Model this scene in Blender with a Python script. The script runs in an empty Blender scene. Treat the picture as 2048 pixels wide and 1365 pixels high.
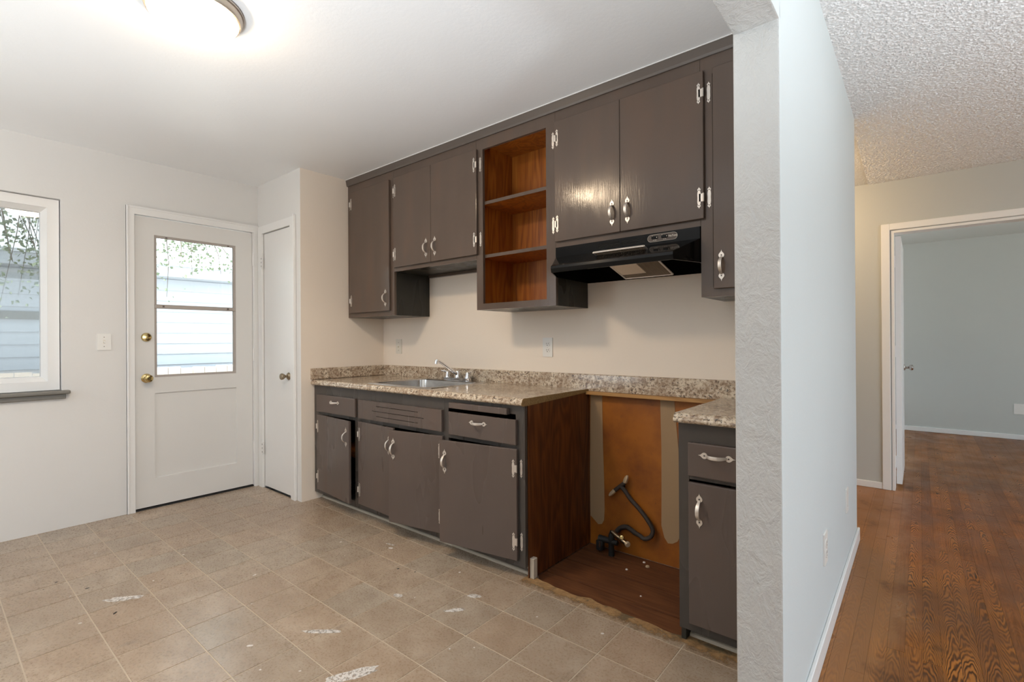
import bpy, bmesh, math, random
from mathutils import Vector, Matrix, noise as mnoise
rnd = random.Random(7)
S = bpy.context.scene
COL = S.collection

# ------------------------------------------------------------------ camera, sky, sun, exposure
H = 1.165
def setup_camera():
    f, yaw, pitch, roll, cy = 987.05, 0.690808, 0.00135, -0.0059925, 679.53
    fwd = Vector((-math.sin(yaw), math.cos(yaw), 0)); right = Vector((math.cos(yaw), math.sin(yaw), 0)); up = Vector((0, 0, 1))
    f2 = fwd*math.cos(pitch) + up*math.sin(pitch); u2 = up*math.cos(pitch) - fwd*math.sin(pitch)
    r3 = right*math.cos(roll) + u2*math.sin(roll); u3 = u2*math.cos(roll) - right*math.sin(roll)
    m = Matrix((r3, u3, -f2)).transposed().to_4x4(); m.translation = (0, 0, H)
    cd = bpy.data.cameras.new('camera'); cam = bpy.data.objects.new('camera', cd); COL.objects.link(cam)
    cam.matrix_world = m
    cd.sensor_fit = 'HORIZONTAL'; cd.sensor_width = 36.0; cd.lens = f/2048*36.0
    cd.shift_y = (cy - 682.5)/2048; cd.clip_start = 0.02; cd.clip_end = 200
    S.camera = cam
setup_camera()

W = bpy.data.worlds.new('world'); S.world = W; W.use_nodes = True
bg = W.node_tree.nodes['Background']; bg.inputs['Color'].default_value = (0.80, 0.91, 1.0, 1); bg.inputs['Strength'].default_value = 3.0
sd = bpy.data.lights.new('sun', 'SUN'); sd.energy = 10.0; sd.angle = 0.02; sd.color = (1.0, 0.98, 0.95)
so = bpy.data.objects.new('sun', sd); COL.objects.link(so)
so.rotation_euler = Vector((-0.14, 0.42, -0.90)).to_track_quat('-Z', 'Y').to_euler()
LAMP_STRENGTH = 64.0          # kitchen ceiling light diffuser
LAMP_COLOR = (1.0, 0.77, 0.52)
HALL_POWER = 17.0             # hall ceiling lamp (W)
HALL_COLOR = (1.0, 0.72, 0.42)
def uplight(name, loc, target, power, size=0.18):
    l = bpy.data.lights.new(name, 'SPOT'); l.energy = power; l.spot_size = math.radians(150); l.spot_blend = 0.5; l.shadow_soft_size = size; l.color = (0.86, 0.94, 1.0)
    o = bpy.data.objects.new(name, l); COL.objects.link(o); o.location = loc
    o.rotation_euler = (Vector(target) - Vector(loc)).to_track_quat('-Z', 'Y').to_euler()
# two invented fill spots out of view, added only to brighten the ceilings
uplight('ceiling_fill_kitchen', (-1.15, -0.3, 0.9), (-1.15, -0.3, 2.43), 105.0)
uplight('ceiling_fill_living', (1.9, 0.7, 0.85), (1.9, 0.7, 2.43), 210.0)
S.view_settings.view_transform = 'Standard'; S.view_settings.look = 'None'
S.view_settings.exposure = 0.57; S.view_settings.gamma = 1.0; S.view_settings.use_curve_mapping = False
c = S.cycles
c.max_bounces = 10; c.diffuse_bounces = 6; c.glossy_bounces = 4; c.transmission_bounces = 6; c.transparent_max_bounces = 12
c.caustics_reflective = False; c.caustics_refractive = False; c.sample_clamp_indirect = 6.0
c.use_denoising = True

# ------------------------------------------------------------------ helpers
ORG = {}
def bx(bm, x0, x1, y0, y1, z0, z1, mi=0, bevel=0.0, seg=1):
    vs = [bm.verts.new(p) for p in ((x0,y0,z0),(x1,y0,z0),(x1,y1,z0),(x0,y1,z0),(x0,y0,z1),(x1,y0,z1),(x1,y1,z1),(x0,y1,z1))]
    fs = [bm.faces.new([vs[i] for i in q]) for q in ((0,3,2,1),(4,5,6,7),(0,1,5,4),(1,2,6,5),(2,3,7,6),(3,0,4,7))]
    for f in fs: f.material_index = mi
    if bevel > 0:
        es = list({e for f in fs for e in f.edges})
        r = bmesh.ops.bevel(bm, geom=es, offset=bevel, segments=seg, affect='EDGES', profile=0.5)
        for f in r['faces']: f.material_index = mi
    return fs
def prism(bm, poly, axis, a, b, mi=0):
    """poly: 2d points in the plane of the other two axes (in x,y,z order); extruded along axis from a to b."""
    def P(p, t):
        return {'x': (t, p[0], p[1]), 'y': (p[0], t, p[1]), 'z': (p[0], p[1], t)}[axis]
    A = [bm.verts.new(P(p, a)) for p in poly]; B = [bm.verts.new(P(p, b)) for p in poly]
    n = len(poly); fs = []
    fs.append(bm.faces.new(A)); fs.append(bm.faces.new(B[::-1]))
    for i in range(n): fs.append(bm.faces.new((A[i], B[i], B[(i+1) % n], A[(i+1) % n])))
    for f in fs: f.material_index = mi
    bmesh.ops.recalc_face_normals(bm, faces=fs)
    return fs
def tube(bm, pts, r, n=10, mi=0, cap=True):
    pts = [Vector(p) for p in pts]; rs = r if isinstance(r, (list, tuple)) else [r]*len(pts)
    rings = []; prev = None
    for i, p in enumerate(pts):
        d = (pts[min(i+1, len(pts)-1)] - pts[max(i-1, 0)]).normalized()
        if prev is None:
            u = d.orthogonal().normalized()
        else:
            u = (prev - d*prev.dot(d)).normalized()
        prev = u; v = d.cross(u)
        rings.append([bm.verts.new(p + (u*math.cos(2*math.pi*k/n) + v*math.sin(2*math.pi*k/n))*rs[i]) for k in range(n)])
    fs = []
    for a, b in zip(rings, rings[1:]):
        for k in range(n): fs.append(bm.faces.new((a[k], a[(k+1) % n], b[(k+1) % n], b[k])))
    if cap:
        fs.append(bm.faces.new(rings[0][::-1])); fs.append(bm.faces.new(rings[-1]))
    for f in fs: f.material_index = mi
    bmesh.ops.recalc_face_normals(bm, faces=fs)
def lathe(bm, prof, center, axis, n=24, mi=0):
    """prof: (radius, along) points; axis: direction vector; closes ends at radius 0."""
    ax = Vector(axis).normalized(); u = ax.orthogonal().normalized(); v = ax.cross(u); C0 = Vector(center)
    rings = []; fs = []
    for r, t in prof:
        if r < 1e-6: rings.append([bm.verts.new(C0 + ax*t)])
        else: rings.append([bm.verts.new(C0 + ax*t + (u*math.cos(2*math.pi*k/n) + v*math.sin(2*math.pi*k/n))*r) for k in range(n)])
    for a, b in zip(rings, rings[1:]):
        for k in range(n):
            k2 = (k+1) % n
            if len(a) == 1 and len(b) == 1: continue
            if len(a) == 1: fs.append(bm.faces.new((a[0], b[k2], b[k])))
            elif len(b) == 1: fs.append(bm.faces.new((a[k], a[k2], b[0])))
            else: fs.append(bm.faces.new((a[k], a[k2], b[k2], b[k])))
    for f in fs: f.material_index = mi
    bmesh.ops.recalc_face_normals(bm, faces=fs)
def link_mesh(name, me, parent=None, origin=None):
    o = bpy.data.objects.new(name, me); COL.objects.link(o)
    po = ORG[parent.name] if parent is not None else Vector((0, 0, 0))
    wo = Vector(origin) if origin is not None else po.copy()
    if parent is not None: o.parent = parent
    o.location = wo - po; ORG[o.name] = wo
    return o
def obj(name, bm, mats, parent=None, origin=None, smooth=False):
    wo = Vector(origin) if origin is not None else (ORG[parent.name].copy() if parent is not None else Vector((0, 0, 0)))
    bmesh.ops.translate(bm, verts=bm.verts, vec=-wo)
    me = bpy.data.meshes.new(name); bm.to_mesh(me); bm.free()
    for m in (mats if isinstance(mats, (list, tuple)) else [mats]): me.materials.append(m)
    if smooth:
        for p in me.polygons: p.use_smooth = True
        try: me.set_sharp_from_angle(angle=math.radians(smooth if smooth is not True else 40))
        except Exception: pass
    return link_mesh(name, me, parent, wo)
def tag(o, label, cat=None, group=None, kind=None):
    o['label'] = label
    if cat: o['category'] = cat
    if group: o['group'] = group
    if kind: o['kind'] = kind
    return o
def thing(name, label, cat, loc, group=None, kind=None):
    o = bpy.data.objects.new(name, None); COL.objects.link(o); o.empty_display_size = 0.1
    o.location = loc; ORG[o.name] = Vector(loc)
    return tag(o, label, cat, group, kind)
def part(name, mats, parent, build, smooth=False, origin=None):
    bm = bmesh.new(); build(bm); return obj(name, bm, mats, parent, origin, smooth)
def B(*a, **k):
    return lambda bm: bx(bm, *a, **k)
def boxes(lst, **k):
    def f(bm):
        for b in lst: bx(bm, *b, **k)
    return f

# ------------------------------------------------------------------ materials
def mat(name, color=(0.8, 0.8, 0.8), rough=0.5, metal=0.0, spec=0.5):
    m = bpy.data.materials.new(name); m.use_nodes = True
    p = m.node_tree.nodes['Principled BSDF']
    p.inputs['Base Color'].default_value = (*color, 1); p.inputs['Roughness'].default_value = rough
    p.inputs['Metallic'].default_value = metal; p.inputs['Specular IOR Level'].default_value = spec
    return m
class N:
    """small node-building helper"""
    def __init__(s, m): s.m = m; s.t = m.node_tree; s.p = s.t.nodes['Principled BSDF']
    def new(s, ty, **kw):
        n = s.t.nodes.new(ty)
        for k, v in kw.items(): setattr(n, k, v)
        return n
    def link(s, a, b): s.t.links.new(a, b)
    def pos(s): return s.new('ShaderNodeNewGeometry').outputs['Position']
    def mapping(s, vec, scale=(1, 1, 1), loc=(0, 0, 0), rot=(0, 0, 0)):
        n = s.new('ShaderNodeMapping'); s.link(vec, n.inputs['Vector'])
        n.inputs['Scale'].default_value = scale; n.inputs['Location'].default_value = loc; n.inputs['Rotation'].default_value = rot
        return n.outputs['Vector']
    def noise(s, vec, scale, detail=3, rough=0.55, dist=0.0):
        n = s.new('ShaderNodeTexNoise'); s.link(vec, n.inputs['Vector'])
        n.inputs['Scale'].default_value = scale; n.inputs['Detail'].default_value = detail; n.inputs['Roughness'].default_value = rough; n.inputs['Distortion'].default_value = dist
        return n.outputs['Fac']
    def voro(s, vec, scale, feature='F1'):
        n = s.new('ShaderNodeTexVoronoi', feature=feature); s.link(vec, n.inputs['Vector']); n.inputs['Scale'].default_value = scale
        return n.outputs['Distance']
    def ramp(s, fac, stops, interp='LINEAR'):
        n = s.new('ShaderNodeValToRGB'); s.link(fac, n.inputs['Fac']); cr = n.color_ramp; cr.interpolation = interp
        while len(cr.elements) < len(stops): cr.elements.new(0.5)
        for e, (p, col) in zip(cr.elements, stops):
            e.position = p; e.color = (*(col if isinstance(col, (tuple, list)) else (col,)*3), 1)
        return n.outputs['Color']
    def mix(s, fac, a, b, mode='MIX'):
        n = s.new('ShaderNodeMix', data_type='RGBA', blend_type=mode)
        for sock, v in ((n.inputs[0], fac), (n.inputs[6], a), (n.inputs[7], b)):
            if isinstance(v, (int, float)): sock.default_value = v
            elif isinstance(v, (tuple, list)): sock.default_value = (*v, 1)
            else: s.link(v, sock)
        return n.outputs[2]
    def math(s, op, a, b=0.0, cc=0.0):
        n = s.new('ShaderNodeMath', operation=op)
        for sock, v in zip(n.inputs, (a, b, cc)):
            if isinstance(v, (int, float)): sock.default_value = v
            else: s.link(v, sock)
        return n.outputs[0]
    def sep(s, vec):
        n = s.new('ShaderNodeSeparateXYZ'); s.link(vec, n.inputs[0]); return n.outputs
    def bump(s, h, strength=0.2, dist=0.01):
        n = s.new('ShaderNodeBump'); s.link(h, n.inputs['Height']); n.inputs['Strength'].default_value = strength; n.inputs['Distance'].default_value = dist
        s.link(n.outputs[0], s.p.inputs['Normal'])
    def color(s, c_): s.link(c_, s.p.inputs['Base Color'])
    def rough(s, r): s.link(r, s.p.inputs['Roughness'])
    def rnd_offset(s, k=7.0):
        oi = s.new('ShaderNodeObjectInfo'); cb = s.new('ShaderNodeCombineXYZ')
        for i, f in enumerate((k, k*2.3, k*1.7)): s.link(s.math('MULTIPLY', oi.outputs['Random'], f), cb.inputs[i])
        va = s.new('ShaderNodeVectorMath', operation='ADD'); s.link(s.pos(), va.inputs[0]); s.link(cb.outputs[0], va.inputs[1])
        return va.outputs[0], oi.outputs['Random']

def wall_paint(name, col, bump=0.12, scale=90, rough=0.55):
    m = mat(name, col, rough, spec=0.4); n = N(m); P = n.pos()
    v = n.noise(P, 1.3, 4); n.color(n.mix(v, tuple(c_*0.965 for c_ in col), tuple(min(1, c_*1.03) for c_ in col)))
    n.bump(n.noise(P, scale, 3), bump, 0.004); return m
M_white = wall_paint('white_wall_paint', (0.725, 0.715, 0.70))
M_backw = wall_paint('lamp_tinted_wall_paint', (0.86, 0.77, 0.67))  # white wall with the warm lamp light put into its base colour
M_ceil = wall_paint('ceiling_paint', (0.86, 0.865, 0.87), 0.15, 60, 0.4)
M_living = wall_paint('pale_blue_grey_paint', (0.64, 0.69, 0.70), 0.08, 110, 0.6)
M_hall = wall_paint('grey_hall_paint', (0.50, 0.51, 0.49), 0.08, 110, 0.6)
M_far = wall_paint('grey_bedroom_paint', (0.55, 0.57, 0.545), 0.1, 110, 0.6)
M_trim = wall_paint('white_gloss_trim', (0.80, 0.795, 0.785), 0.04, 40, 0.35)
M_door = wall_paint('white_door_paint', (0.715, 0.705, 0.685), 0.05, 30, 0.35)
M_shell = mat('unseen_wall_paint', (0.75, 0.75, 0.74), 0.7)
def m_jamb():
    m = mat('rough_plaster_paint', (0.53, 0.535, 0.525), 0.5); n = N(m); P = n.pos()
    a = n.noise(n.mapping(P, (1, 1, 0.6)), 26, 5, 0.65, 0.6); b = n.noise(P, 130, 2)
    n.bump(n.math('ADD', n.math('MULTIPLY', a, 2.2), n.math('MULTIPLY', b, 0.3)), 0.5, 0.008); return m
M_jamb = m_jamb()
def m_popcorn():
    m = mat('popcorn_ceiling', (0.74, 0.735, 0.72), 0.9, spec=0.1); n = N(m); P = n.pos()
    a = n.voro(P, 95, 'SMOOTH_F1'); b = n.noise(P, 120, 3, 0.7)
    h = n.math('SUBTRACT', b, a)
    n.color(n.ramp(b, [(0.3, (0.70, 0.69, 0.675)), (0.62, (0.83, 0.84, 0.85))]))
    n.bump(h, 0.5, 0.006); return m
M_pop = m_popcorn()
def m_cab(name, col, streak=0.25, rough=0.32):
    m = mat(name, col, rough, spec=0.32); n = N(m); P, r = n.rnd_offset(3.0)
    s1 = n.noise(n.mapping(P, (7, 7, 1.5)), 1.0, 2, 0.5); s2 = n.noise(P, 2.6, 3); s3 = n.noise(n.mapping(P, (190, 190, 9)), 1.0, 3)
    f = n.math('ADD', n.math('MULTIPLY', s1, 0.6), n.math('MULTIPLY', s2, 0.4))
    n.color(n.ramp(f, [(0.30, tuple(c_*(1-streak) for c_ in col)), (0.52, col), (0.74, (col[0]*(1+streak)*1.05, col[1]*(1+streak)*0.95, col[2]*(1+streak)*0.88))]))
    n.rough(n.ramp(s1, [(0.3, rough-0.06), (0.7, rough+0.1)]))
    n.bump(n.math('ADD', s3, n.math('MULTIPLY', n.noise(P, 240, 1), 0.15)), 0.15, 0.003); return m
M_cab = m_cab('dark_cabinet_paint', (0.112, 0.082, 0.065), 0.10, 0.12)
M_cabl = m_cab('dark_lower_cabinet_paint', (0.112, 0.086, 0.074), 0.08, 0.28)
M_side = m_cab('blackish_green_carcass_paint', (0.034, 0.033, 0.028), 0.1, 0.3)
M_framel = m_cab('dark_green_grey_frame_paint', (0.066, 0.058, 0.052), 0.1, 0.28)
def m_wood(name, cols, axis='z', scale=1.0, rough=0.45, rings=22, wmix=0.28):
    m = mat(name, cols[1], rough); n = N(m); P, r = n.rnd_offset(2.0)
    sc = {'z': (5, 5, 0.7), 'y': (6, 0.7, 6), 'x': (0.7, 6, 6)}[axis]; fine = {'z': (150, 150, 5), 'y': (150, 5, 150), 'x': (5, 150, 150)}[axis]
    g = n.noise(n.mapping(P, tuple(s_*scale for s_ in sc)), 1.0, 2, 0.5, 0.4)
    w = n.math('SINE', n.math('MULTIPLY', g, rings*3.0)); w = n.math('MULTIPLY_ADD', w, 0.5, 0.5)
    fn = n.noise(n.mapping(P, fine), 1.0, 3)
    f = n.math('ADD', n.math('MULTIPLY', w, wmix), n.math('MULTIPLY', fn, 1.0-wmix))
    n.color(n.mix(n.math('MULTIPLY', n.noise(P, 3.0, 3), 0.6), n.ramp(f, [(0.2, cols[0]), (0.5, cols[1]), (0.8, cols[2])]), cols[0]))
    n.bump(fn, 0.1, 0.003); return m
M_orange = m_wood('orange_stained_plywood', [(0.15, 0.040, 0.006), (0.40, 0.120, 0.012), (0.52, 0.19, 0.025)], 'z')
M_endpanel = m_wood('red_brown_stained_plywood', [(0.045, 0.011, 0.003), (0.13, 0.036, 0.009), (0.25, 0.085, 0.018)], 'z', 1.5)
M_sub = m_wood('old_subfloor_wood', [(0.06, 0.020, 0.007), (0.15, 0.052, 0.017), (0.22, 0.088, 0.032)], 'x', 1.0, 0.6, 22, 0.15)
M_ply = m_wood('plywood_ledge', [(0.30, 0.15, 0.05), (0.48, 0.25, 0.08), (0.58, 0.33, 0.12)], 'x', 1, 0.6)
M_chip = m_wood('particle_board_edge', [(0.22, 0.13, 0.05), (0.34, 0.22, 0.09), (0.42, 0.28, 0.12)], 'x', 3, 0.8)
def m_granite():
    m = mat('granite_laminate', (0.5, 0.4, 0.3), 0.14); n = N(m); P = n.pos()
    a = n.noise(P, 60, 4, 0.65, 0.6); b = n.noise(P, 95, 3, 0.6, 0.4); d = n.noise(P, 13, 3, 0.5)
    base = n.ramp(a, [(0.30, (0.16, 0.11, 0.085)), (0.43, (0.36, 0.27, 0.19)), (0.52, (0.62, 0.52, 0.40)), (0.68, (0.74, 0.66, 0.54))])
    base = n.mix(n.ramp(b, [(0.36, 0.9), (0.44, 0.0)]), base, (0.035, 0.028, 0.03))
    base = n.mix(n.ramp(b, [(0.60, 0.0), (0.68, 0.6)]), base, (0.72, 0.63, 0.50))
    base = n.mix(n.ramp(d, [(0.42, 0.45), (0.56, 0.0)]), base, (0.30, 0.20, 0.13))
    n.color(base); return m
M_granite = m_granite()
def m_tile():
    m = mat('vinyl_tile', (0.4, 0.3, 0.22), 0.30, spec=0.6); n = N(m); P, r = n.rnd_offset(5.0); Q = n.pos()
    a = n.noise(P, 9, 6, 0.7); b = n.noise(P, 120, 4, 0.7); d = n.noise(Q, 1.1, 4, 0.6); e = n.noise(n.mapping(Q, (9, 3, 1)), 1.0, 5, 0.7)
    f = n.math('ADD', n.math('MULTIPLY', a, 0.68), n.math('MULTIPLY', b, 0.32))
    col = n.ramp(f, [(0.36, (0.285, 0.212, 0.150)), (0.50, (0.375, 0.293, 0.217)), (0.62, (0.455, 0.37, 0.287))])
    tint = n.ramp(r, [(0.0, (0.93, 0.97, 1.0)), (0.45, (1.0, 1.0, 1.0)), (1.0, (1.02, 0.97, 0.93))])
    col = n.mix(1.0, col, tint, 'MULTIPLY')
    col = n.mix(n.ramp(d, [(0.40, 0.5), (0.58, 0.0)]), col, (0.29, 0.205, 0.14))
    g2 = n.noise(n.mapping(Q, (26, 8, 1)), 1.0, 4, 0.75)
    col = n.mix(n.ramp(g2, [(0.62, 0.0), (0.78, 0.4)]), col, (0.15, 0.11, 0.085))
    col = n.mix(n.ramp(e, [(0.63, 0.0), (0.76, 0.55)]), col, (0.10, 0.075, 0.055))
    n.color(col)
    n.rough(n.ramp(b, [(0.3, 0.24), (0.7, 0.34)])); n.bump(b, 0.12, 0.002); return m
M_tile = m_tile()
M_grout = mat('pale_grout', (0.54, 0.455, 0.355), 0.6)
def m_edge():
    m = mat('torn_vinyl_backing', (0.3, 0.19, 0.08), 0.75); n = N(m); P = n.pos()
    a = n.noise(P, 22, 5, 0.7); b = n.noise(P, 9, 4, 0.7)
    col = n.ramp(a, [(0.3, (0.17, 0.10, 0.045)), (0.55, (0.34, 0.20, 0.085)), (0.72, (0.44, 0.31, 0.17))])
    n.color(n.mix(n.ramp(b, [(0.52, 0.0), (0.62, 0.75)]), col, (0.075, 0.065, 0.04))); n.bump(a, 0.3, 0.004)
    yy = n.math('ADD', n.sep(P)[1], n.math('MULTIPLY', n.noise(P, 16, 5, 0.75), 0.16))
    n.link(n.ramp(n.math('SUBTRACT', yy, 1.45), [(0.475, 0.0), (0.515, 1.0)]), n.p.inputs['Alpha']); return m
M_edge = m_edge()
def m_oak():
    m = mat('worn_oak_strip', (0.3, 0.13, 0.04), 0.3, spec=0.22); n = N(m); P, r = n.rnd_offset(9.0); Q = n.pos()
    tc = n.new('ShaderNodeTexCoord'); ox, oy, oz = n.sep(tc.outputs['Object'])
    wob = n.noise(n.mapping(P, (16, 2.6, 1)), 1.0, 3, 0.55)
    r2 = n.math('FRACT', n.math('MULTIPLY', r, 13.7)); r3 = n.math('FRACT', n.math('MULTIPLY', r, 29.3))
    xc = n.math('SUBTRACT', ox, n.math('MULTIPLY_ADD', r2, 0.040, 0.006))
    sg = n.math('SIGN', n.math('SUBTRACT', r3, 0.5))
    v = n.math('ADD', n.math('MULTIPLY', n.math('MULTIPLY', oy, sg), 120.0), n.math('MULTIPLY', n.math('MULTIPLY', xc, xc), 24000.0))
    v = n.math('ADD', v, n.math('MULTIPLY', wob, 60.0))
    w = n.math('SINE', v); w = n.math('MULTIPLY_ADD', w, 0.5, 0.5)
    fn = n.noise(n.mapping(P, (240, 6, 1)), 1.0, 3)
    lum = n.ramp(w, [(0.0, (0.030, 0.010, 0.003)), (0.25, (0.13, 0.041, 0.007)), (0.55, (0.33, 0.112, 0.015)), (1.0, (0.46, 0.172, 0.026))])
    flat = n.ramp(fn, [(0.3, (0.16, 0.052, 0.009)), (0.7, (0.34, 0.122, 0.022))])
    sel = n.math('FRACT', n.math('MULTIPLY', r, 7.31))
    col = n.mix(n.math('MULTIPLY', n.ramp(sel, [(0.25, 0.15), (0.7, 1.0)]), n.ramp(n.noise(Q, 3.5, 2), [(0.35, 0.35), (0.6, 0.95)])), flat, lum)
    tint = n.ramp(r, [(0.0, (0.72, 0.68, 0.66)), (0.5, (0.95, 0.95, 0.95)), (1.0, (1.12, 1.08, 1.0))])
    col = n.mix(1.0, col, tint, 'MULTIPLY')
    d = n.noise(Q, 2.0, 4, 0.6); e = n.noise(n.mapping(Q, (5, 3.2, 1)), 1.0, 4, 0.6)
    col = n.mix(n.ramp(d, [(0.42, 0.6), (0.56, 0.0)]), col, (0.13, 0.050, 0.018))
    # worn pale strip along the left wall
    sx = n.sep(Q)[0]
    worn = n.math('MULTIPLY', n.ramp(n.math('ADD', sx, n.math('MULTIPLY', e, 0.25)), [(0.0, 0.75), (0.10, 0.0)]), 0.8)
    col = n.mix(worn, col, (0.34, 0.160, 0.062))
    col = n.mix(n.ramp(e, [(0.60, 0.0), (0.72, 0.6)]), col, (0.07, 0.034, 0.018))
    n.color(col); n.rough(n.ramp(e, [(0.3, 0.26), (0.7, 0.45)])); n.bump(n.math('ADD', w, fn), 0.08, 0.002); return m
M_oak = m_oak()
M_gap = mat('dark_floor_joint', (0.02, 0.010, 0.006), 0.8)
M_nickel = mat('satin_nickel', (0.72, 0.66, 0.60), 0.42, 0.75)
M_nickd = mat('brushed_nickel_ring', (0.56, 0.50, 0.43), 0.38, 0.9)
M_screw = mat('dark_screw', (0.12, 0.10, 0.09), 0.5, 0.6)
M_chrome = mat('chrome', (0.80, 0.80, 0.82), 0.08, 1.0)
M_steel = mat('brushed_steel', (0.55, 0.53, 0.51), 0.24, 1.0)
M_brass = mat('polished_brass', (0.62, 0.48, 0.22), 0.12, 1.0)
M_bronze = mat('aged_brass', (0.36, 0.29, 0.20), 0.28, 1.0)
M_black = mat('gloss_black_enamel', (0.005, 0.005, 0.005), 0.10, spec=0.2)
M_blackm = mat('matt_black', (0.012, 0.012, 0.012), 0.6)
M_slot = mat('dark_slot', (0.01, 0.008, 0.006), 0.9)
M_plate = mat('white_plastic', (0.80, 0.785, 0.75), 0.35)
M_plate2 = mat('cream_plastic', (0.74, 0.70, 0.62), 0.4)
M_sill = mat('grey_sill_paint', (0.17, 0.16, 0.14), 0.45)
M_bead = wall_paint('weathered_bead', (0.42, 0.38, 0.35), 0.3, 120, 0.7)
M_toed = mat('dark_toe_board', (0.10, 0.085, 0.07), 0.7)
M_toe = wall_paint('dirty_cream_toe_strip', (0.55, 0.49, 0.40), 0.3, 60, 0.6)
M_plaster = wall_paint('bare_plaster', (0.36, 0.24, 0.135), 0.2, 80, 0.8)
def m_bay():
    m = mat('orange_bay_paint', (0.42, 0.17, 0.025), 0.55); n = N(m); P = n.pos()
    a = n.noise(P, 4.5, 5, 0.6); b = n.noise(P, 30, 4, 0.7)
    col = n.ramp(a, [(0.3, (0.20, 0.055, 0.005)), (0.6, (0.36, 0.115, 0.008))])
    n.color(n.mix(n.ramp(b, [(0.66, 0.0), (0.74, 0.7)]), col, (0.10, 0.045, 0.015))); n.bump(b, 0.1, 0.003); return m
M_bay = m_bay()
M_pipe = wall_paint('dark_corroded_pipe', (0.045, 0.035, 0.03), 0.5, 90, 0.6)
M_nut = mat('pale_brass_nut', (0.62, 0.50, 0.34), 0.45, 0.4)
M_filter = mat('aluminium_mesh', (0.27, 0.205, 0.145), 0.45, 0.8)
M_lens = mat('frosted_lens', (0.66, 0.56, 0.44), 0.4)
M_badge = mat('dark_brown_badge', (0.05, 0.030, 0.020), 0.35)
M_print = mat('silver_print', (0.62, 0.56, 0.48), 0.4, 0.3)
def m_smear():
    m = mat('dried_white_paint', (0.76, 0.72, 0.68), 0.6); n = N(m); P = n.pos()
    a = n.noise(n.mapping(P, (1, 1, 1)), 85, 4, 0.7)
    n.link(n.ramp(a, [(0.38, 0.0), (0.52, 0.85)]), n.p.inputs['Alpha']); return m
M_smear = m_smear()
M_smear2 = mat('white_paint_drop', (0.75, 0.70, 0.66), 0.5)
M_siding = wall_paint('pale_grey_siding', (0.50, 0.53, 0.58), 0.05, 20, 0.7)
M_fence = wall_paint('weathered_fence_wood', (0.55, 0.47, 0.40), 0.1, 20, 0.8)
M_roof = mat('grey_shingle', (0.42, 0.44, 0.47), 0.9)
M_ground = mat('pale_concrete_ground', (0.58, 0.56, 0.52), 0.9)
M_leaf = mat('grey_green_leaf', (0.17, 0.21, 0.13), 0.6)
M_bark = mat('grey_bark', (0.13, 0.10, 0.075), 0.9)
def m_glass():
    m = bpy.data.materials.new('clear_glass'); m.use_nodes = True; t = m.node_tree
    for n_ in list(t.nodes): t.nodes.remove(n_)
    o = t.nodes.new('ShaderNodeOutputMaterial'); mx = t.nodes.new('ShaderNodeMixShader'); tr = t.nodes.new('ShaderNodeBsdfTransparent'); gl = t.nodes.new('ShaderNodeBsdfGlossy'); fr = t.nodes.new('ShaderNodeFresnel')
    gl.inputs['Roughness'].default_value = 0.02; fr.inputs['IOR'].default_value = 1.45; tr.inputs['Color'].default_value = (0.96, 0.98, 0.97, 1)
    t.links.new(fr.outputs[0], mx.inputs[0]); t.links.new(tr.outputs[0], mx.inputs[1]); t.links.new(gl.outputs[0], mx.inputs[2]); t.links.new(mx.outputs[0], o.inputs[0]); return m
M_glass = m_glass()
def m_screen():
    m = bpy.data.materials.new('grey_insect_screen'); m.use_nodes = True; t = m.node_tree
    p = t.nodes['Principled BSDF']; p.inputs['Base Color'].default_value = (0.10, 0.10, 0.10, 1); p.inputs['Alpha'].default_value = 0.42; return m
M_screen = m_screen()
def m_emit(name, col, strength):
    m = mat(name, (0.9, 0.88, 0.85), 0.4); p = m.node_tree.nodes['Principled BSDF']
    p.inputs['Emission Color'].default_value = (*col, 1); p.inputs['Emission Strength'].default_value = strength; return m
M_lamp = m_emit('lit_diffuser', LAMP_COLOR, LAMP_STRENGTH)

# ------------------------------------------------------------------ key planes
XL, XC, YC, YB = -4.15, -3.455, 1.78, 2.495     # door wall, closet side, closet front, sink wall
XK, XP, YJ, YE = -0.403, -0.285, 1.474, 3.45    # partition kitchen face / living face, jamb, partition end
YU, YF = 2.168, 1.881                           # cabinet face frames, upper and base
ZC, ZL = 2.425, 2.437                           # ceilings
YH, YR = 4.755, 7.98                            # hall wall, bedroom wall
YN = -1.3                                       # kitchen near wall

# ------------------------------------------------------------------ shell
def struct(name, mats, build, label, cat, smooth=False):
    bm = bmesh.new(); build(bm); o = obj(name, bm, mats, smooth=smooth)
    return tag(o, label, cat, kind='structure')

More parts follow.
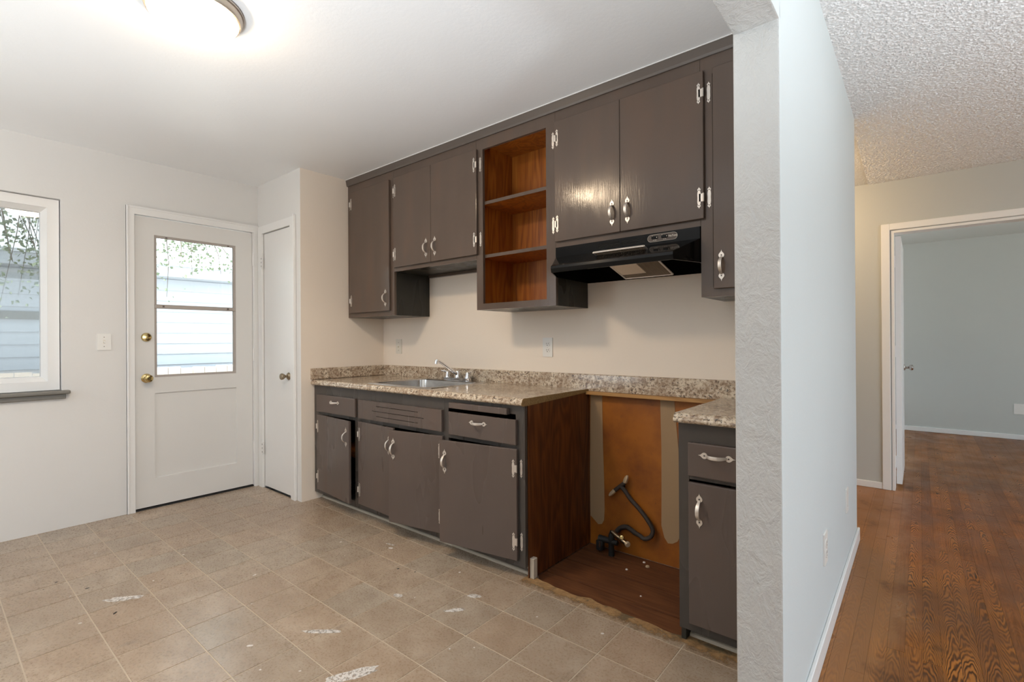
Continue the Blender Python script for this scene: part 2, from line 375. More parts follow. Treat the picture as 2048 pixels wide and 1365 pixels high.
# window and door openings in the left wall
WY0, WY1, WZ0, WZ1 = -0.95, 0.585, 0.868, 2.067
DY0, DY1, DZ1 = 0.955, 1.746, 2.05
struct('wall_left', M_white, boxes([
    (XL-0.14, XL, YN, WY0, -0.05, ZC), (XL-0.14, XL, WY0, WY1, -0.05, WZ0), (XL-0.14, XL, WY0, WY1, WZ1, ZC),
    (XL-0.14, XL, WY1, DY0, -0.05, ZC), (XL-0.14, XL, DY0, DY1, DZ1, ZC), (XL-0.14, XL, DY1, 2.7, -0.05, ZC)]),
    'white painted kitchen wall that holds the window and the half glazed door', 'wall')
CX0, CX1, CZ1 = -4.052, -3.583, 2.03            # closet opening
def closetwall(bm):
    for b in ((XL+0.001, CX0, YC, YC+0.1, 0.0, ZC), (CX1, XC, YC, YC+0.1, 0.0, ZC), (CX0, CX1, YC, YC+0.1, CZ1, ZC), (XC-0.1, XC, YC+0.1, YB+0.1, 0.0, ZC), (XL-0.14, XC-0.1, YB+0.1, YB+0.2, -0.05, ZC)): bx(bm, *b)
    bm.normal_update()
    for f in bm.faces:
        if f.normal.x > 0.6 and f.calc_center_median().x > XC-0.01: f.material_index = 1  # side facing the lamp gets the colour with lamp warmth painted in
struct('wall_closet', [M_white, M_backw], closetwall,
    'white boxed out closet wall between the glazed door and the cabinets', 'wall')
WB = struct('wall_back', M_backw, B(XC-0.1, XK, YB, YB+0.1, -0.05, ZC),
    'white wall, warm lamp light put into its colour, behind the sink counter and upper cabinets', 'wall')
part('bay_panel', M_bay, WB, B(-1.478, -0.728, YB-0.004, YB-0.0005, -0.012, 0.872))['label'] = 'orange painted wall inside the empty stove bay'
def strip(pts):
    return lambda bm: prism(bm, pts, 'y', YB-0.0062, YB-0.0038)
part('plaster_strip', M_plaster, WB, strip([(-1.470, 0.862), (-1.396, 0.862), (-1.392, 0.55), (-1.386, 0.36), (-1.384, 0.20), (-1.388, 0.14), (-1.402, 0.115), (-1.425, 0.108), (-1.45, 0.128), (-1.478, 0.150), (-1.477, 0.40)]))
part('plaster_strip', M_plaster, WB, strip([(-1.052, 0.862), (-0.978, 0.862), (-0.956, 0.60), (-0.953, 0.30), (-0.951, 0.155), (-0.965, 0.125), (-0.99, 0.108), (-1.015, 0.104), (-1.034, 0.13), (-1.05, 0.19), (-1.048, 0.35), (-1.047, 0.6)]))
def partition(bm):
    bx(bm, XK, XP, YJ, YE, -0.02, ZL+0.03, 0, 0.004, 2)
    bx(bm, XK, XP, -0.35, YJ+0.01, 2.022, ZL+0.03, 0, 0.004, 2)
    bx(bm, XK, XP, -3.5, -0.35, -0.02, ZL+0.03, 0)
    bm.normal_update()
    for f in bm.faces:
        c_ = f.calc_center_median()
        if f.normal.x > 0.6 or (f.normal.y > 0.6 and c_.y > YE-0.01): f.material_index = 1
struct('wall_partition', [M_jamb, M_living], partition, 'thick partition with rough white opening edge and pale blue grey living room face', 'wall')
struct('wall_kitchen_near', M_white, boxes([(XL-0.14, -3.95, YN-0.1, YN, -0.05, ZC), (-2.95, XK, YN-0.1, YN, -0.05, ZC), (-3.95, -2.95, YN-0.1, YN, -0.05, 0.9), (-3.95, -2.95, YN-0.1, YN, 2.05, ZC)]), 'white kitchen wall opposite the sink with a window, out of view', 'wall')
struct('floor_base', M_gap if False else M_shell, B(XL-0.14, 4.3, -3.6, YR+0.1, -0.12, -0.055), 'foundation slab under the whole house', 'floor')
struct('ceiling_kitchen', M_ceil, B(XL-0.14, XK, YN-0.1, YB+0.1, ZC, ZC+0.12), 'smooth white kitchen ceiling with the round light', 'ceiling')
def popc(bm):
    ys = [(-3.5, ZL), (2.6, ZL), (3.5, ZL-0.006), (4.1, ZL-0.035), (YH+0.1, ZL-0.078)]
    def zz(y):
        for (a, za), (b, zb) in zip(ys, ys[1:]):
            if a <= y <= b: return za + (zb-za)*(y-a)/(b-a)
        return ys[-1][1]
    prism(bm, [(y, z+0.006) for y, z in ys] + [(YH+0.1, 2.62), (-3.5, 2.62)], 'x', -2.4, 4.3)
    gx_, gy_ = (XP-0.02, 2.35), (0.55, YH+0.02); st = 0.005
    nx_, ny_ = int((gx_[1]-gx_[0])/st), int((gy_[1]-gy_[0])/st); rows = []
    for j in range(ny_+1):
        y = gy_[0]+j*st; zb = zz(y); row = []
        for i in range(nx_+1):
            x = gx_[0]+i*st
            h = mnoise.noise((x*105, y*105, 0.5)) + 0.6*mnoise.noise((x*185, y*185, 3.1))
            row.append(bm.verts.new((x, y, zb - 0.005*max(0.0, h+0.25))))
        rows.append(row)
    for a, b in zip(rows, rows[1:]):
        for i in range(nx_): bm.faces.new((a[i], b[i], b[i+1], a[i+1]))
struct('ceiling_living', M_pop, popc, 'white popcorn textured living room ceiling', 'ceiling')
struct('ceiling_bedroom', M_far, B(-1.6, 3.6, YH+0.1, YR+0.1, 2.345, 2.47), 'grey bedroom ceiling beyond the open doorway', 'ceiling')
OX0, OX1, OZ = -0.168, 0.60, 1.983              # bedroom doorway
struct('wall_hall', M_hall, boxes([(-2.4, OX0, YH, YH+0.11, -0.02, ZL+0.03), (OX1, 4.3, YH, YH+0.11, -0.02, ZL+0.03), (OX0, OX1, YH, YH+0.11, OZ, ZL+0.03)]),
    'grey hall wall around the white trimmed bedroom doorway', 'wall')
struct('wall_hall_side', M_hall, boxes([(-2.4, XK-0.001, YE-0.11, YE, -0.02, 2.5), (-2.5, -2.4, YE-0.11, YH+0.1, -0.02, 2.5)]), 'grey hall walls out of sight behind the partition', 'wall')
struct('wall_bedroom', M_far, boxes([(-1.6, 3.6, YR, YR+0.1, -0.02, 2.47), (-1.7, -1.6, YH+0.11, 5.2, -0.02, 2.47), (-1.7, -1.6, 7.5, YR+0.1, -0.02, 2.47), (-1.7, -1.6, 5.2, 7.5, -0.02, 0.75), (-1.7, -1.6, 5.2, 7.5, 1.95, 2.47),
    (3.5, 3.6, YH+0.11, 5.1, -0.02, 2.47), (3.5, 3.6, 7.6, YR, -0.02, 2.47), (3.5, 3.6, 5.1, 7.6, -0.02, 0.5), (3.5, 3.6, 5.1, 7.6, 2.1, 2.47)]),
    'dark grey bedroom wall seen through the doorway', 'wall')
struct('wall_right', M_living, boxes([(4.2, 4.3, -3.5, -0.6, -0.02, 2.5), (4.2, 4.3, 2.9, YH+0.1, -0.02, 2.5), (4.2, 4.3, -0.6, 2.9, -0.02, 0.1), (4.2, 4.3, -0.6, 2.9, 2.35, 2.5)]),
    'pale living room wall with the large window, out of view', 'wall')
struct('wall_front', M_living, B(XP, 4.3, -3.6, -3.5, -0.02, 2.5), 'pale living room wall behind the viewer', 'wall')

# ------------------------------------------------------------------ kitchen vinyl tile floor
TEAR = [(-1.452, 1.935), (-1.41, 1.925), (-1.376, 1.927), (-1.33, 1.916), (-1.287, 1.918), (-1.24, 1.911), (-1.197, 1.914), (-1.165, 1.930), (-1.145, 1.935), (-1.11, 1.922), (-1.078, 1.918),
        (-1.045, 1.926), (-1.018, 1.927), (-0.98, 1.914), (-0.95, 1.915), (-0.886, 1.917), (-0.837, 1.915), (-0.80, 1.906), (-0.761, 1.904), (-0.727, 1.915)]
ZONES = [(XL, XC, YN, YC), (XC, -1.452, YN, 1.952), (-1.452, -0.727, YN, 1.902), (-0.727, XK, YN, 1.952), (XK, XP+0.012, -0.35, YJ)]
FL = struct('floor_kitchen', M_grout, boxes([(z[0], z[1], z[2], z[3], -0.012, -0.0016) for z in ZONES]), 'beige brown tile patterned vinyl kitchen floor with paint smears', 'floor')
TX, TY, DX, DY_, G = -1.616, 1.152, 0.229, 0.2275, 0.0026
for i in range(-12, 7):
    for j in range(-10, 5):
        x0, x1, y0, y1 = TX+i*DX+G, TX+(i+1)*DX-G, TY+j*DY_+G, TY+(j+1)*DY_-G
        rects = []
        for z in ZONES:
            a, b, c0, d = max(x0, z[0]), min(x1, z[1]), max(y0, z[2]), min(y1, z[3])
            if b-a > 0.004 and d-c0 > 0.004: rects.append((a, b, c0, d, -0.004, 0.0))
        if not rects: continue
        if y1 < -0.3 and x0 > -3.0: pass
        part('tile', M_tile, FL, boxes(rects), origin=((x0+x1)/2, (y0+y1)/2, 0))
def edge_strip(bm):
    front = []; x = -1.500
    k = 0
    while x < -0.42:
        front.append((x, 1.795 + 0.02*mnoise.noise((x*9, 0.3, 0)))); x += 0.03
    back = [(-0.42, 1.938), (-0.70, 1.938)] + TEAR[::-1] + [(-1.47, 1.938), (-1.500, 1.93)]
    prism(bm, front + back, 'z', -0.004, 0.0012)
part('vinyl_edge', M_edge, FL, edge_strip)['label'] = 'torn brown vinyl edge along the stove bay'
def blob(cx, cy, rx, ry, ang, seed, n=34, rag=0.35):
    pts = []
    for k in range(n):
        t = 2*math.pi*k/n; q = 1 + rag*mnoise.noise((math.cos(t)*1.7+seed, math.sin(t)*1.7, seed*3.1)) + rag*0.5*mnoise.noise((math.cos(t)*6+seed, math.sin(t)*6, 0.2))
        u, v = rx*q*math.cos(t), ry*q*math.sin(t)
        pts.append((cx + u*math.cos(ang) - v*math.sin(ang), cy + u*math.sin(ang) + v*math.cos(ang)))
    return pts
SM = [(-2.80, 0.60, 0.085, 0.020, 0.90, 1), (-1.535, 0.965, 0.105, 0.026, 1.15, 2), (-1.845, 1.405, 0.022, 0.014, 0.3, 3), (-1.86, 1.035, 0.085, 0.012, 0.65, 4),
      (-1.57, 1.62, 0.030, 0.016, 0.6, 5), (-1.555, 1.48, 0.045, 0.014, 0.9, 6), (-2.345, 1.73, 0.03, 0.007, 0.2, 7), (-2.30, 1.70, 0.013, 0.009, 0.2, 8)]
for k, (a, b, rx_, ry_, an, sd_) in enumerate(SM):
    part('paint_smear', M_smear if rx_ > 0.02 else M_smear2, FL, lambda bm: prism(bm, blob(a, b, rx_, ry_, an, sd_), 'z', 0.0, 0.0005))
for k in range(46):
    a, b = rnd.uniform(-3.6, -0.8), rnd.uniform(0.2, 1.75)
    s_ = rnd.uniform(0.002, 0.006)
    part('paint_drop', M_smear2 if rnd.random() < 0.7 else M_slot, FL, lambda bm: prism(bm, blob(a, b, s_*rnd.uniform(1, 2.2), s_, rnd.uniform(0, 3), k, 9), 'z', 0.0, 0.0005))

# stove bay subfloor boards
FB = struct('floor_bay', M_gap, B(-1.476, -0.70, 1.86, YB, -0.05, -0.022), 'old bare wooden subfloor inside the empty stove bay', 'floor')
for y0, y1 in ((1.865, 2.045), (2.045, 2.226), (2.226, 2.40), (2.40, YB-0.006)):
    part('board', M_sub, FB, B(-1.475, -0.70, y0+0.0035, y1-0.0035, -0.03, -0.010-rnd.uniform(0, 0.002)), origin=(-1.0, y0, 0))

# ------------------------------------------------------------------ oak strip floor of living room and bedroom
FO = struct('floor_living', M_gap, B(XP, 4.2, -3.5, YR, -0.05, -0.004), 'worn brown oak strip floor running into the bedroom', 'floor')
part('floor_border', M_oak, FO, boxes([(1.95, 4.2, -3.5, YR, -0.006, 0.0), (XP+0.013, 1.95, -3.5, 0.75, -0.006, 0.0), (-1.6, -0.2735, YH+0.11, YR, -0.006, 0.0), (-2.4, -0.2735, YE, YH+0.11, -0.006, 0.0)]))
PW = 0.0526
np_ = 0
xs = -0.208 - 2*PW
while xs < 1.95:
    x0 = max(xs, XP+0.012) if xs < XP+0.012 else xs
    # visible wedge: only what the camera can see near x
    y = 0.75 + rnd.uniform(-0.5, 0.3)
    while y < YR:
        L = rnd.choice((0.75, 0.95, 1.2, 1.5, 1.8)) * rnd.uniform(0.9, 1.15)
        y0, y1 = max(y, 0.75), min(y+L, YR)
        if y1-y0 > 0.02:
            part('plank', M_oak, FO, B(x0+0.0003, min(xs+PW, 1.95)-0.0003, y0+0.0003, y1-0.0003, -0.006, -rnd.uniform(0, 0.0006)), origin=(xs, y0, 0)); np_ += 1
        y += L
    xs += PW
part('threshold', M_oak, FO, B(XP+0.0005, XP+0.0125, -0.35, YJ, -0.006, 0.001))

# ------------------------------------------------------------------ window_1 (left wall)
W1 = thing('window_1', 'white vinyl kitchen window above a grey sill', 'window', (XL, WY0, WZ0), kind='structure')
gx = XL-0.075
def ring(bm, x0, x1, y0, y1, z0, z1, w, mi=0, bevel=0):
    for b in ((x0, x1, y0, y0+w, z0, z1), (x0, x1, y1-w, y1, z0, z1), (x0, x1, y0+w, y1-w, z0, z0+w), (x0, x1, y0+w, y1-w, z1-w, z1)): bx(bm, *b, mi=mi, bevel=bevel)
part('window_frame', M_trim, W1, lambda bm: ring(bm, XL-0.12, XL-0.028, WY0+0.003, WY1-0.005, WZ0+0.003, WZ1-0.004, 0.055))
def bevelring(bm):
    o = (WY0+0.058, WY1-0.060, WZ0+0.058, WZ1-0.059); i = (o[0]+0.028, o[1]-0.028, o[2]+0.030, o[3]-0.03)
    def q(r, x): return [bm.verts.new((x, r[0], r[2])), bm.verts.new((x, r[1], r[2])), bm.verts.new((x, r[1], r[3])), bm.verts.new((x, r[0], r[3]))]
    A, Bq, Cq, D = q(o, XL-0.034), q(i, XL-0.062), q(i, XL-0.11), q(o, XL-0.11)
    for r0, r1 in ((A, Bq), (Bq, Cq), (Cq, D), (D, A)):
        for k in range(4): bm.faces.new((r0[k], r0[(k+1) % 4], r1[(k+1) % 4], r1[k]))
    bmesh.ops.recalc_face_normals(bm, faces=bm.faces)
part('sash', M_trim, W1, bevelring)
part('pane', M_glass, W1, B(gx-0.004, gx, WY0+0.09, WY1-0.091, WZ0+0.090, WZ1-0.091))
part('insect_screen', M_screen, W1, B(XL-0.108, XL-0.107, WY0+0.08, WY1-0.08, WZ0+0.08, WZ1-0.08))
part('window_sill', M_sill, W1, boxes([(XL-0.028, XL+0.045, WY0-0.04, 0.622, 0.846, 0.868)], bevel=0.006, seg=2))
part('apron', M_sill, W1, boxes([(XL+0.001, XL+0.022, WY0-0.02, 0.603, 0.816, 0.846)], bevel=0.003))

# ------------------------------------------------------------------ door_1 (half glazed exterior door)
D1 = thing('door_1', 'white exterior door with two glass panes and brass locks', 'door', (XL, DY0, 0), kind='structure')
dx0, dx1 = XL-0.05, XL-0.006
SL = (0.963, 1.736, 0.016, 2.041)               # slab y0,y1,z0,z1
GO = (1.075, 1.613, 0.918, 1.922)               # glazed opening
def slab(bm):
    for b in ((SL[0], GO[0], SL[2], SL[3]), (GO[1], SL[1], SL[2], SL[3]), (GO[0], GO[1], GO[3], SL[3]), (GO[0], GO[1], 0.807, GO[2]), (GO[0], GO[1], SL[2], 0.21)):
        bx(bm, dx0, dx1, b[0], b[1], b[2], b[3])
    bx(bm, dx0+0.008, dx1-0.010, GO[0]-0.002, GO[1]+0.002, 0.205, 0.812)
part('door_slab', M_door, D1, slab)
def beads(bm):
    w = 0.016
    ring(bm, dx1-0.028, dx1-0.006, GO[0], GO[1], GO[2], GO[3], w)
part('glazing_bead', M_bead, D1, beads)
part('muntin', M_bead, D1, boxes([(dx1-0.028, dx1-0.001, GO[0]+0.001, GO[1]-0.001, 1.405, 1.434)], bevel=0.003))
for z0, z1 in ((0.932, 1.407), (1.432, 1.908)):
    part('pane', M_glass, D1, B(dx1-0.022, dx1-0.018, GO[0]+0.013, GO[1]-0.013, z0, z1))
for b_ in ([(dx1-0.002, dx1+0.001, y-0.006, y+0.006, 1.414, 1.426) for y in (1.13, 1.555)] + [(dx1-0.012, dx1-0.004, y-0.006, y+0.006, 1.908, 1.916) for y in (1.15, 1.56)]): part('clip', M_screw, D1, B(*b_))
def casing1(bm):
    bx(bm, XL+0.001, XL+0.016, 0.912, 0.957, 0.0, 2.10); bx(bm, XL+0.001, XL+0.016, 0.957, 1.778, 2.046, 2.10); bx(bm, XL+0.001, XL+0.016, 1.741, 1.778, 0.0, 2.046)
    bx(bm, XL-0.13, XL, DY0+0.0005, 0.960, 0.0, 2.048); bx(bm, XL-0.13, XL, 1.739, DY1-0.0005, 0.0, 2.048)
    bx(bm, XL+0.001, XL+0.022, 0.912, 0.926, 0.0, 2.10, bevel=0.003); bx(bm, XL+0.001, XL+0.022, 0.926, 1.778, 2.088, 2.10)
part('casing', M_trim, D1, casing1)
part('threshold', M_blackm, D1, boxes([(XL-0.055, XL-0.0003, 0.9552, 1.7455, -0.05, 0.010), (XL-0.13, XL-0.0505, 0.961, 1.738, -0.05, 0.024)]))
for z in (1.827, 1.06, 0.314):
    def hg(bm):
        bx(bm, XL-0.004, XL+0.0175, 1.7365, 1.7405, z-0.048, z+0.048); tube(bm, [(XL+0.012, 1.738, z-0.05), (XL+0.012, 1.738, z+0.05)], 0.0065, 8)
    part('hinge', M_trim, D1, hg)
def knob(bm, c_, ax, r=0.027, n=24):
    lathe(bm, [(0, 0), (r*1.18, 0.0), (r*1.18, 0.004), (r*0.95, 0.010), (r*0.42, 0.013), (r*0.40, 0.030), (r*0.72, 0.036), (r*0.98, 0.046), (r*1.0, 0.056), (r*0.85, 0.064), (r*0.45, 0.068), (r*0.40, 0.065), (0, 0.065)], c_, ax, n)
part('door_knob', M_brass, D1, lambda bm: knob(bm, (dx1, 1.027, 0.915), (1, 0, 0)), smooth=True)
def deadbolt(bm):
    lathe(bm, [(0, 0), (0.031, 0), (0.031, 0.006), (0.026, 0.013), (0.013, 0.016), (0.0, 0.016)], (dx1, 1.027, 1.201), (1, 0, 0), 24)
    bx(bm, dx1+0.012, dx1+0.030, 1.023, 1.031, 1.187, 1.216, bevel=0.002)
part('deadbolt', M_brass, D1, deadbolt, smooth=True)

# ------------------------------------------------------------------ door_2 (closet)
D2 = thing('door_2', 'narrow plain white closet door with small aged knob', 'door', (CX0, YC, 0), kind='structure')
part('door_slab', M_trim, D2, B(CX0+0.006, CX1-0.004, YC+0.004, YC+0.038, 0.014, 2.024))
def casing2(bm):
    bx(bm, CX1-0.001, CX1+0.052, YC-0.016, YC-0.001, 0.0, 2.086); bx(bm, CX0-0.058, CX0+0.003, YC-0.016, YC-0.001, 0.0, 2.086); bx(bm, CX0+0.003, CX1-0.001, YC-0.016, YC-0.001, 2.027, 2.086)
    bx(bm, CX1+0.052, CX1+0.066, YC-0.022, YC-0.001, 0.0, 2.098, bevel=0.003)
part('casing', M_trim, D2, casing2)
part('closet_knob', M_bronze, D2, lambda bm: lathe(bm, [(0, 0), (0.027, 0), (0.029, 0.003), (0.022, 0.012), (0.010, 0.016), (0.009, 0.026), (0.014, 0.032), (0.023, 0.045), (0.0245, 0.056), (0.021, 0.062), (0, 0.063)], (-3.645, YC+0.004, 0.905), (0, -1, 0)), smooth=True)
for z in (1.797, 0.316):
    def hg2(bm):
        tube(bm, [(CX0+0.004, YC-0.008, z-0.048), (CX0+0.004, YC-0.008, z+0.048)], 0.007, 8); bx(bm, CX0-0.014, CX0+0.022, YC-0.018, YC-0.015, z-0.045, z+0.045)
        for k in (-0.03, 0, 0.03): bx(bm, CX0+0.0025, CX0+0.0055, YC-0.0195, YC-0.014, z+k-0.006, z+k+0.006, 1)
    part('hinge', [M_trim, M_screw], D2, hg2)
# ------------------------------------------------------------------ door_3 (bedroom, open)
D3 = thing('door_3', 'white bedroom door standing open in a white trimmed doorway', 'door', (OX0, YH, 0), kind='structure')
def casing3(bm):
    for y0, y1 in ((YH-0.016, YH-0.0005), (YH+0.1105, YH+0.126)):
        bx(bm, OX0-0.060, OX0-0.006, y0, y1, 0.0, 2.036, bevel=0.003); bx(bm, OX1+0.006, OX1+0.060, y0, y1, 0.0, 2.036, bevel=0.003); bx(bm, OX0-0.006, OX1+0.006, y0, y1, OZ+0.004, 2.036, bevel=0.003)
    bx(bm, OX0+0.0005, OX0+0.018, YH-0.004, YH+0.114, 0.0, OZ-0.0005); bx(bm, OX1-0.018, OX1-0.0005, YH-0.004, YH+0.114, 0.0, OZ-0.0005); bx(bm, OX0+0.018, OX1-0.018, YH-0.004, YH+0.114, OZ-0.018, OZ-0.0005)
part('casing', M_trim, D3, casing3)
part('door_leaf', M_trim, D3, B(OX0+0.022, OX0+0.057, YH+0.118, YH+0.87, 0.028, 1.955))
for z in (1.76, 1.06, 0.20):
    part('hinge', M_trim, D3, B(OX0+0.012, OX0+0.050, YH+0.112, YH+0.119, z-0.045, z+0.045))
part('door_knob', M_steel, D3, lambda bm: knob(bm, (OX0+0.057, YH+0.80, 0.905), (1, 0, 0), 0.024), smooth=True)

# baseboards
struct('baseboard_living', M_trim, boxes([(XP+0.0005, XP+0.013, YJ+0.004, YE+0.013, 0.001, 0.075), (-2.3, XP+0.0005, YE+0.0005, YE+0.013, 0.001, 0.075)], bevel=0.003), 'white baseboard along the pale blue wall', 'baseboard')
struct('baseboard_hall', M_trim, boxes([(-2.3, OX0-0.0605, YH-0.012, YH-0.0005, 0.001, 0.05)], bevel=0.002), 'low white baseboard left of the bedroom doorway', 'baseboard')
struct('baseboard_bedroom', M_trim, boxes([(-1.5, 3.4, YR-0.013, YR-0.0005, 0.001, 0.056)], bevel=0.002), 'white baseboard at the foot of the grey bedroom wall', 'baseboard')

# ------------------------------------------------------------------ hardware meshes (shared)
def mesh_of(build, mats, smooth=False):
    bm = bmesh.new(); build(bm); me = bpy.data.meshes.new('hardware'); bm.to_mesh(me); bm.free()
    for m in mats: me.materials.append(m)
    if smooth:
        for p in me.polygons: p.use_smooth = True
        me.set_sharp_from_angle(angle=math.radians(35))
    return me
def teardrop(sgn, r=0.0115, zc=0.043, tip=0.066):
    pts = [(r*math.cos(t), sgn*(zc + r*math.sin(t))) for t in [math.radians(a) for a in range(-220, 41, 20)]]
    pts += [(r*0.42, sgn*(zc+r*1.02)), (r*0.16, sgn*(zc+r*1.35)), (0.0, sgn*tip), (-r*0.16, sgn*(zc+r*1.35)), (-r*0.42, sgn*(zc+r*1.02))]
    return pts
def handle_build(bm, rot=False):
    for s_ in (1, -1):
        prism(bm, teardrop(s_), 'y', -0.0028, -0.0001)
        lathe(bm, [(0.0, 0.0), (0.0034, 0.0), (0.0030, 0.0012), (0, 0.0014)], (0, -0.0028, s_*0.043), (0, -1, 0), 8, 1)
    n = 13; ring0 = None; fs = []
    for k in range(n):
        t = -1 + 2*k/(n-1); z = 0.036*t; y = -0.0028 - 0.026*(1 - abs(t)**2.6); w = 0.0066 - 0.0022*abs(t)**3
        dy = 0.026*2.6*abs(t)**1.6*(1 if t > 0 else -1)/0.036
        nl = math.hypot(1, dy); ny, nz = -1/nl*0.0013, dy/nl*0.0013
        ring1 = [bm.verts.new(p) for p in ((-w, y-ny, z-nz), (w, y-ny, z-nz), (w, y+ny, z+nz), (0, y+ny*1.9, z+nz*1.9), (-w, y+ny, z+nz))]
        if ring0:
            for i in range(5): fs.append(bm.faces.new((ring0[i], ring0[(i+1) % 5], ring1[(i+1) % 5], ring1[i])))
        else: fs.append(bm.faces.new(ring1[::-1]))
        ring0 = ring1
    fs.append(bm.faces.new(ring0)); bmesh.ops.recalc_face_normals(bm, faces=fs)
    if rot: bmesh.ops.rotate(bm, verts=bm.verts, cent=(0, 0, 0), matrix=Matrix.Rotation(math.pi/2, 3, 'Y'))
ME_HV = mesh_of(lambda bm: handle_build(bm), [M_nickel, M_screw], True)
ME_HH = mesh_of(lambda bm: handle_build(bm, True), [M_nickel, M_screw], True)
def leaf_pts(xc):
    h = [(0.0065, 0.0), (0.0072, 0.016), (0.0060, 0.026), (0.0042, 0.030), (0.0068, 0.034), (0.0062, 0.038), (0.0024, 0.0405), (0.0, 0.046)]
    R = h + [(-a, b) for a, b in h[::-1][1:]]
    L = [(a, -b) for a, b in R[::-1]][1:-1]
    pts = R + [(a, b) for a, b in L[::1]]
    return [(xc + a, b) for a, b in pts]
def hinge_door(sgn):
    """door-side leaf plus barrel; sgn=+1: the door lies on the -x side of the joint."""
    def f(bm):
        xc = -0.0185*sgn
        prism(bm, leaf_pts(xc), 'y', -0.0024, -0.0001)
        a, b = sorted((xc, -0.001*sgn)); bx(bm, a, b, -0.0024, -0.0001, -0.017, 0.017)
        tube(bm, [(0, -0.002, -0.018), (0, -0.002, 0.018)], 0.0038, 8)
        for z in (0.033, -0.033): lathe(bm, [(0, 0), (0.0026, 0), (0, 0.0014)], (xc, -0.0024, z), (0, -1, 0), 7, 1)
    return f
def hinge_frame(sgn):
    def f(bm):
        xc = 0.0185*sgn
        prism(bm, leaf_pts(xc), 'y', -0.0024, -0.0001)
        for z in (0.033, -0.033): lathe(bm, [(0, 0), (0.0026, 0), (0, 0.0014)], (xc, -0.0024, z), (0, -1, 0), 7, 1)
    return f
ME_HD = {s_: mesh_of(hinge_door(s_), [M_nickel, M_screw]) for s_ in (1, -1)}
ME_HF = {s_: mesh_of(hinge_frame(s_), [M_nickel, M_screw]) for s_ in (1, -1)}

DT = 0.018                                      # door thickness proud of the face frame
def add_door(cab, x0, x1, z0, z1, yf, hinge, hz, hand, paint, ang=0.0, hside=None, hx_frame=True):
    """surface mounted slab door; hinge 'l' or 'r'; hand=(x,z) handle centre or None."""
    hx = x0 if hinge == 'l' else x1
    d = part('door', paint, cab, B(x0, x1, yf-DT, yf-0.0008, z0, z1, bevel=0.0025, seg=2), origin=(hx, yf-0.0008, (z0+z1)/2))
    if hand: link_mesh('handle', ME_HV, d, (hand[0], yf-DT, hand[1]))
    sg = -1 if hinge == 'l' else 1
    for z in hz:
        link_mesh('hinge', ME_HD[sg], d, (hx, yf-DT, z))
        link_mesh('hinge_leaf', ME_HF[sg], cab, (hx, yf, z))
    d.rotation_euler[2] = math.radians(-ang if hinge == 'l' else ang)
    return d

# ------------------------------------------------------------------ upper cabinets
def cab_boxes(x0, x1, z0, z1, yf, yb, top=True, bottom=True, t=0.018):
    l = [(x0, x0+t, yf+0.018, yb, z0, z1), (x1-t, x1, yf+0.018, yb, z0, z1), (x0+t, x1-t, yb-0.006, yb, z0, z1)]
    if bottom: l.append((x0+t, x1-t, yf+0.018, yb-0.006, z0, z0+t))
    if top: l.append((x0+t, x1-t, yf+0.018, yb-0.006, z1-t, z1))
    return l
def face(x0, x1, z0, z1, yf, sl, sr, rb, rt, extra=()):
    return [(x0, x0+sl, yf, yf+0.018, z0, z1), (x1-sr, x1, yf, yf+0.018, z0, z1), (x0+sl, x1-sr, yf, yf+0.018, z0, z0+rb), (x0+sl, x1-sr, yf, yf+0.018, z1-rt, z1)] + list(extra)
g_ = 0.0006
ZT = 2.378
YBc = YB-0.001
UX = [XC+0.002, -2.872, -2.066, -1.487, -0.728, XK-0.002]
U1 = thing('wall_cabinet', 'tall narrow dark single door upper cabinet against the closet wall', 'cabinet', (UX[0], YU, 1.348))
part('carcass', M_side, U1, boxes(cab_boxes(UX[0]+g_, UX[1]-g_, 1.348, ZT, YU, YBc)))
part('face_frame', M_cab, U1, boxes(face(UX[0]+g_, UX[1]-g_, 1.348, ZT, YU, 0.055, 0.045, 0.042, 0.08)))
add_door(U1, -3.402, -2.910, 1.381, 2.314, YU, 'l', (2.221, 1.474), (-2.952, 1.474), M_cab)
U2 = thing('wall_cabinet', 'short dark double door upper cabinet over the sink', 'cabinet', (UX[1], YU, 1.655))
part('carcass', M_side, U2, boxes(cab_boxes(UX[1]+g_, UX[2]-g_, 1.655, ZT, YU, YBc)))
part('face_frame', M_cab, U2, boxes(face(UX[1]+g_, UX[2]-g_, 1.655, ZT, YU, 0.03, 0.03, 0.042, 0.08, [(-2.478, -2.446, YU, YU+0.018, 1.69, 2.30)])))
part('cleat', M_cab, U2, B(UX[1]+0.02, UX[2]-0.002, YBc-0.03, YBc-0.0005, 1.636, 1.6545))
add_door(U2, -2.856, -2.4637, 1.682, 2.316, YU, 'l', (2.221, 1.774), (-2.509, 1.779), M_cab)
add_door(U2, -2.4617, -2.050, 1.682, 2.316, YU, 'r', (2.222, 1.772), (-2.4225, 1.779), M_cab)
U3 = thing('open_shelf_cabinet', 'open doorless upper cabinet with orange wood interior and two shelves', 'cabinet', (UX[2], YU, 1.348))
part('carcass', M_side, U3, boxes(cab_boxes(UX[2]+g_, UX[3]-g_, 1.348, ZT, YU, YBc)))
part('face_frame', M_cab, U3, boxes(face(UX[2]+g_, UX[3]-g_, 1.348, ZT, YU, 0.052, 0.060, 0.037, 0.068)))
ix0, ix1, iy, iz0, iz1 = UX[2]+0.019, UX[3]-0.019, YU+0.0185, 1.367, ZT-0.019
part('back_panel', M_orange, U3, B(ix0, ix1, YBc-0.011, YBc-0.0065, iz0, iz1))
part('side_panel', M_orange, U3, B(ix0, ix0+0.004, iy, YBc-0.0115, iz0, iz1))
part('side_panel', M_orange, U3, B(ix1-0.004, ix1, iy, YBc-0.0115, iz0, iz1))
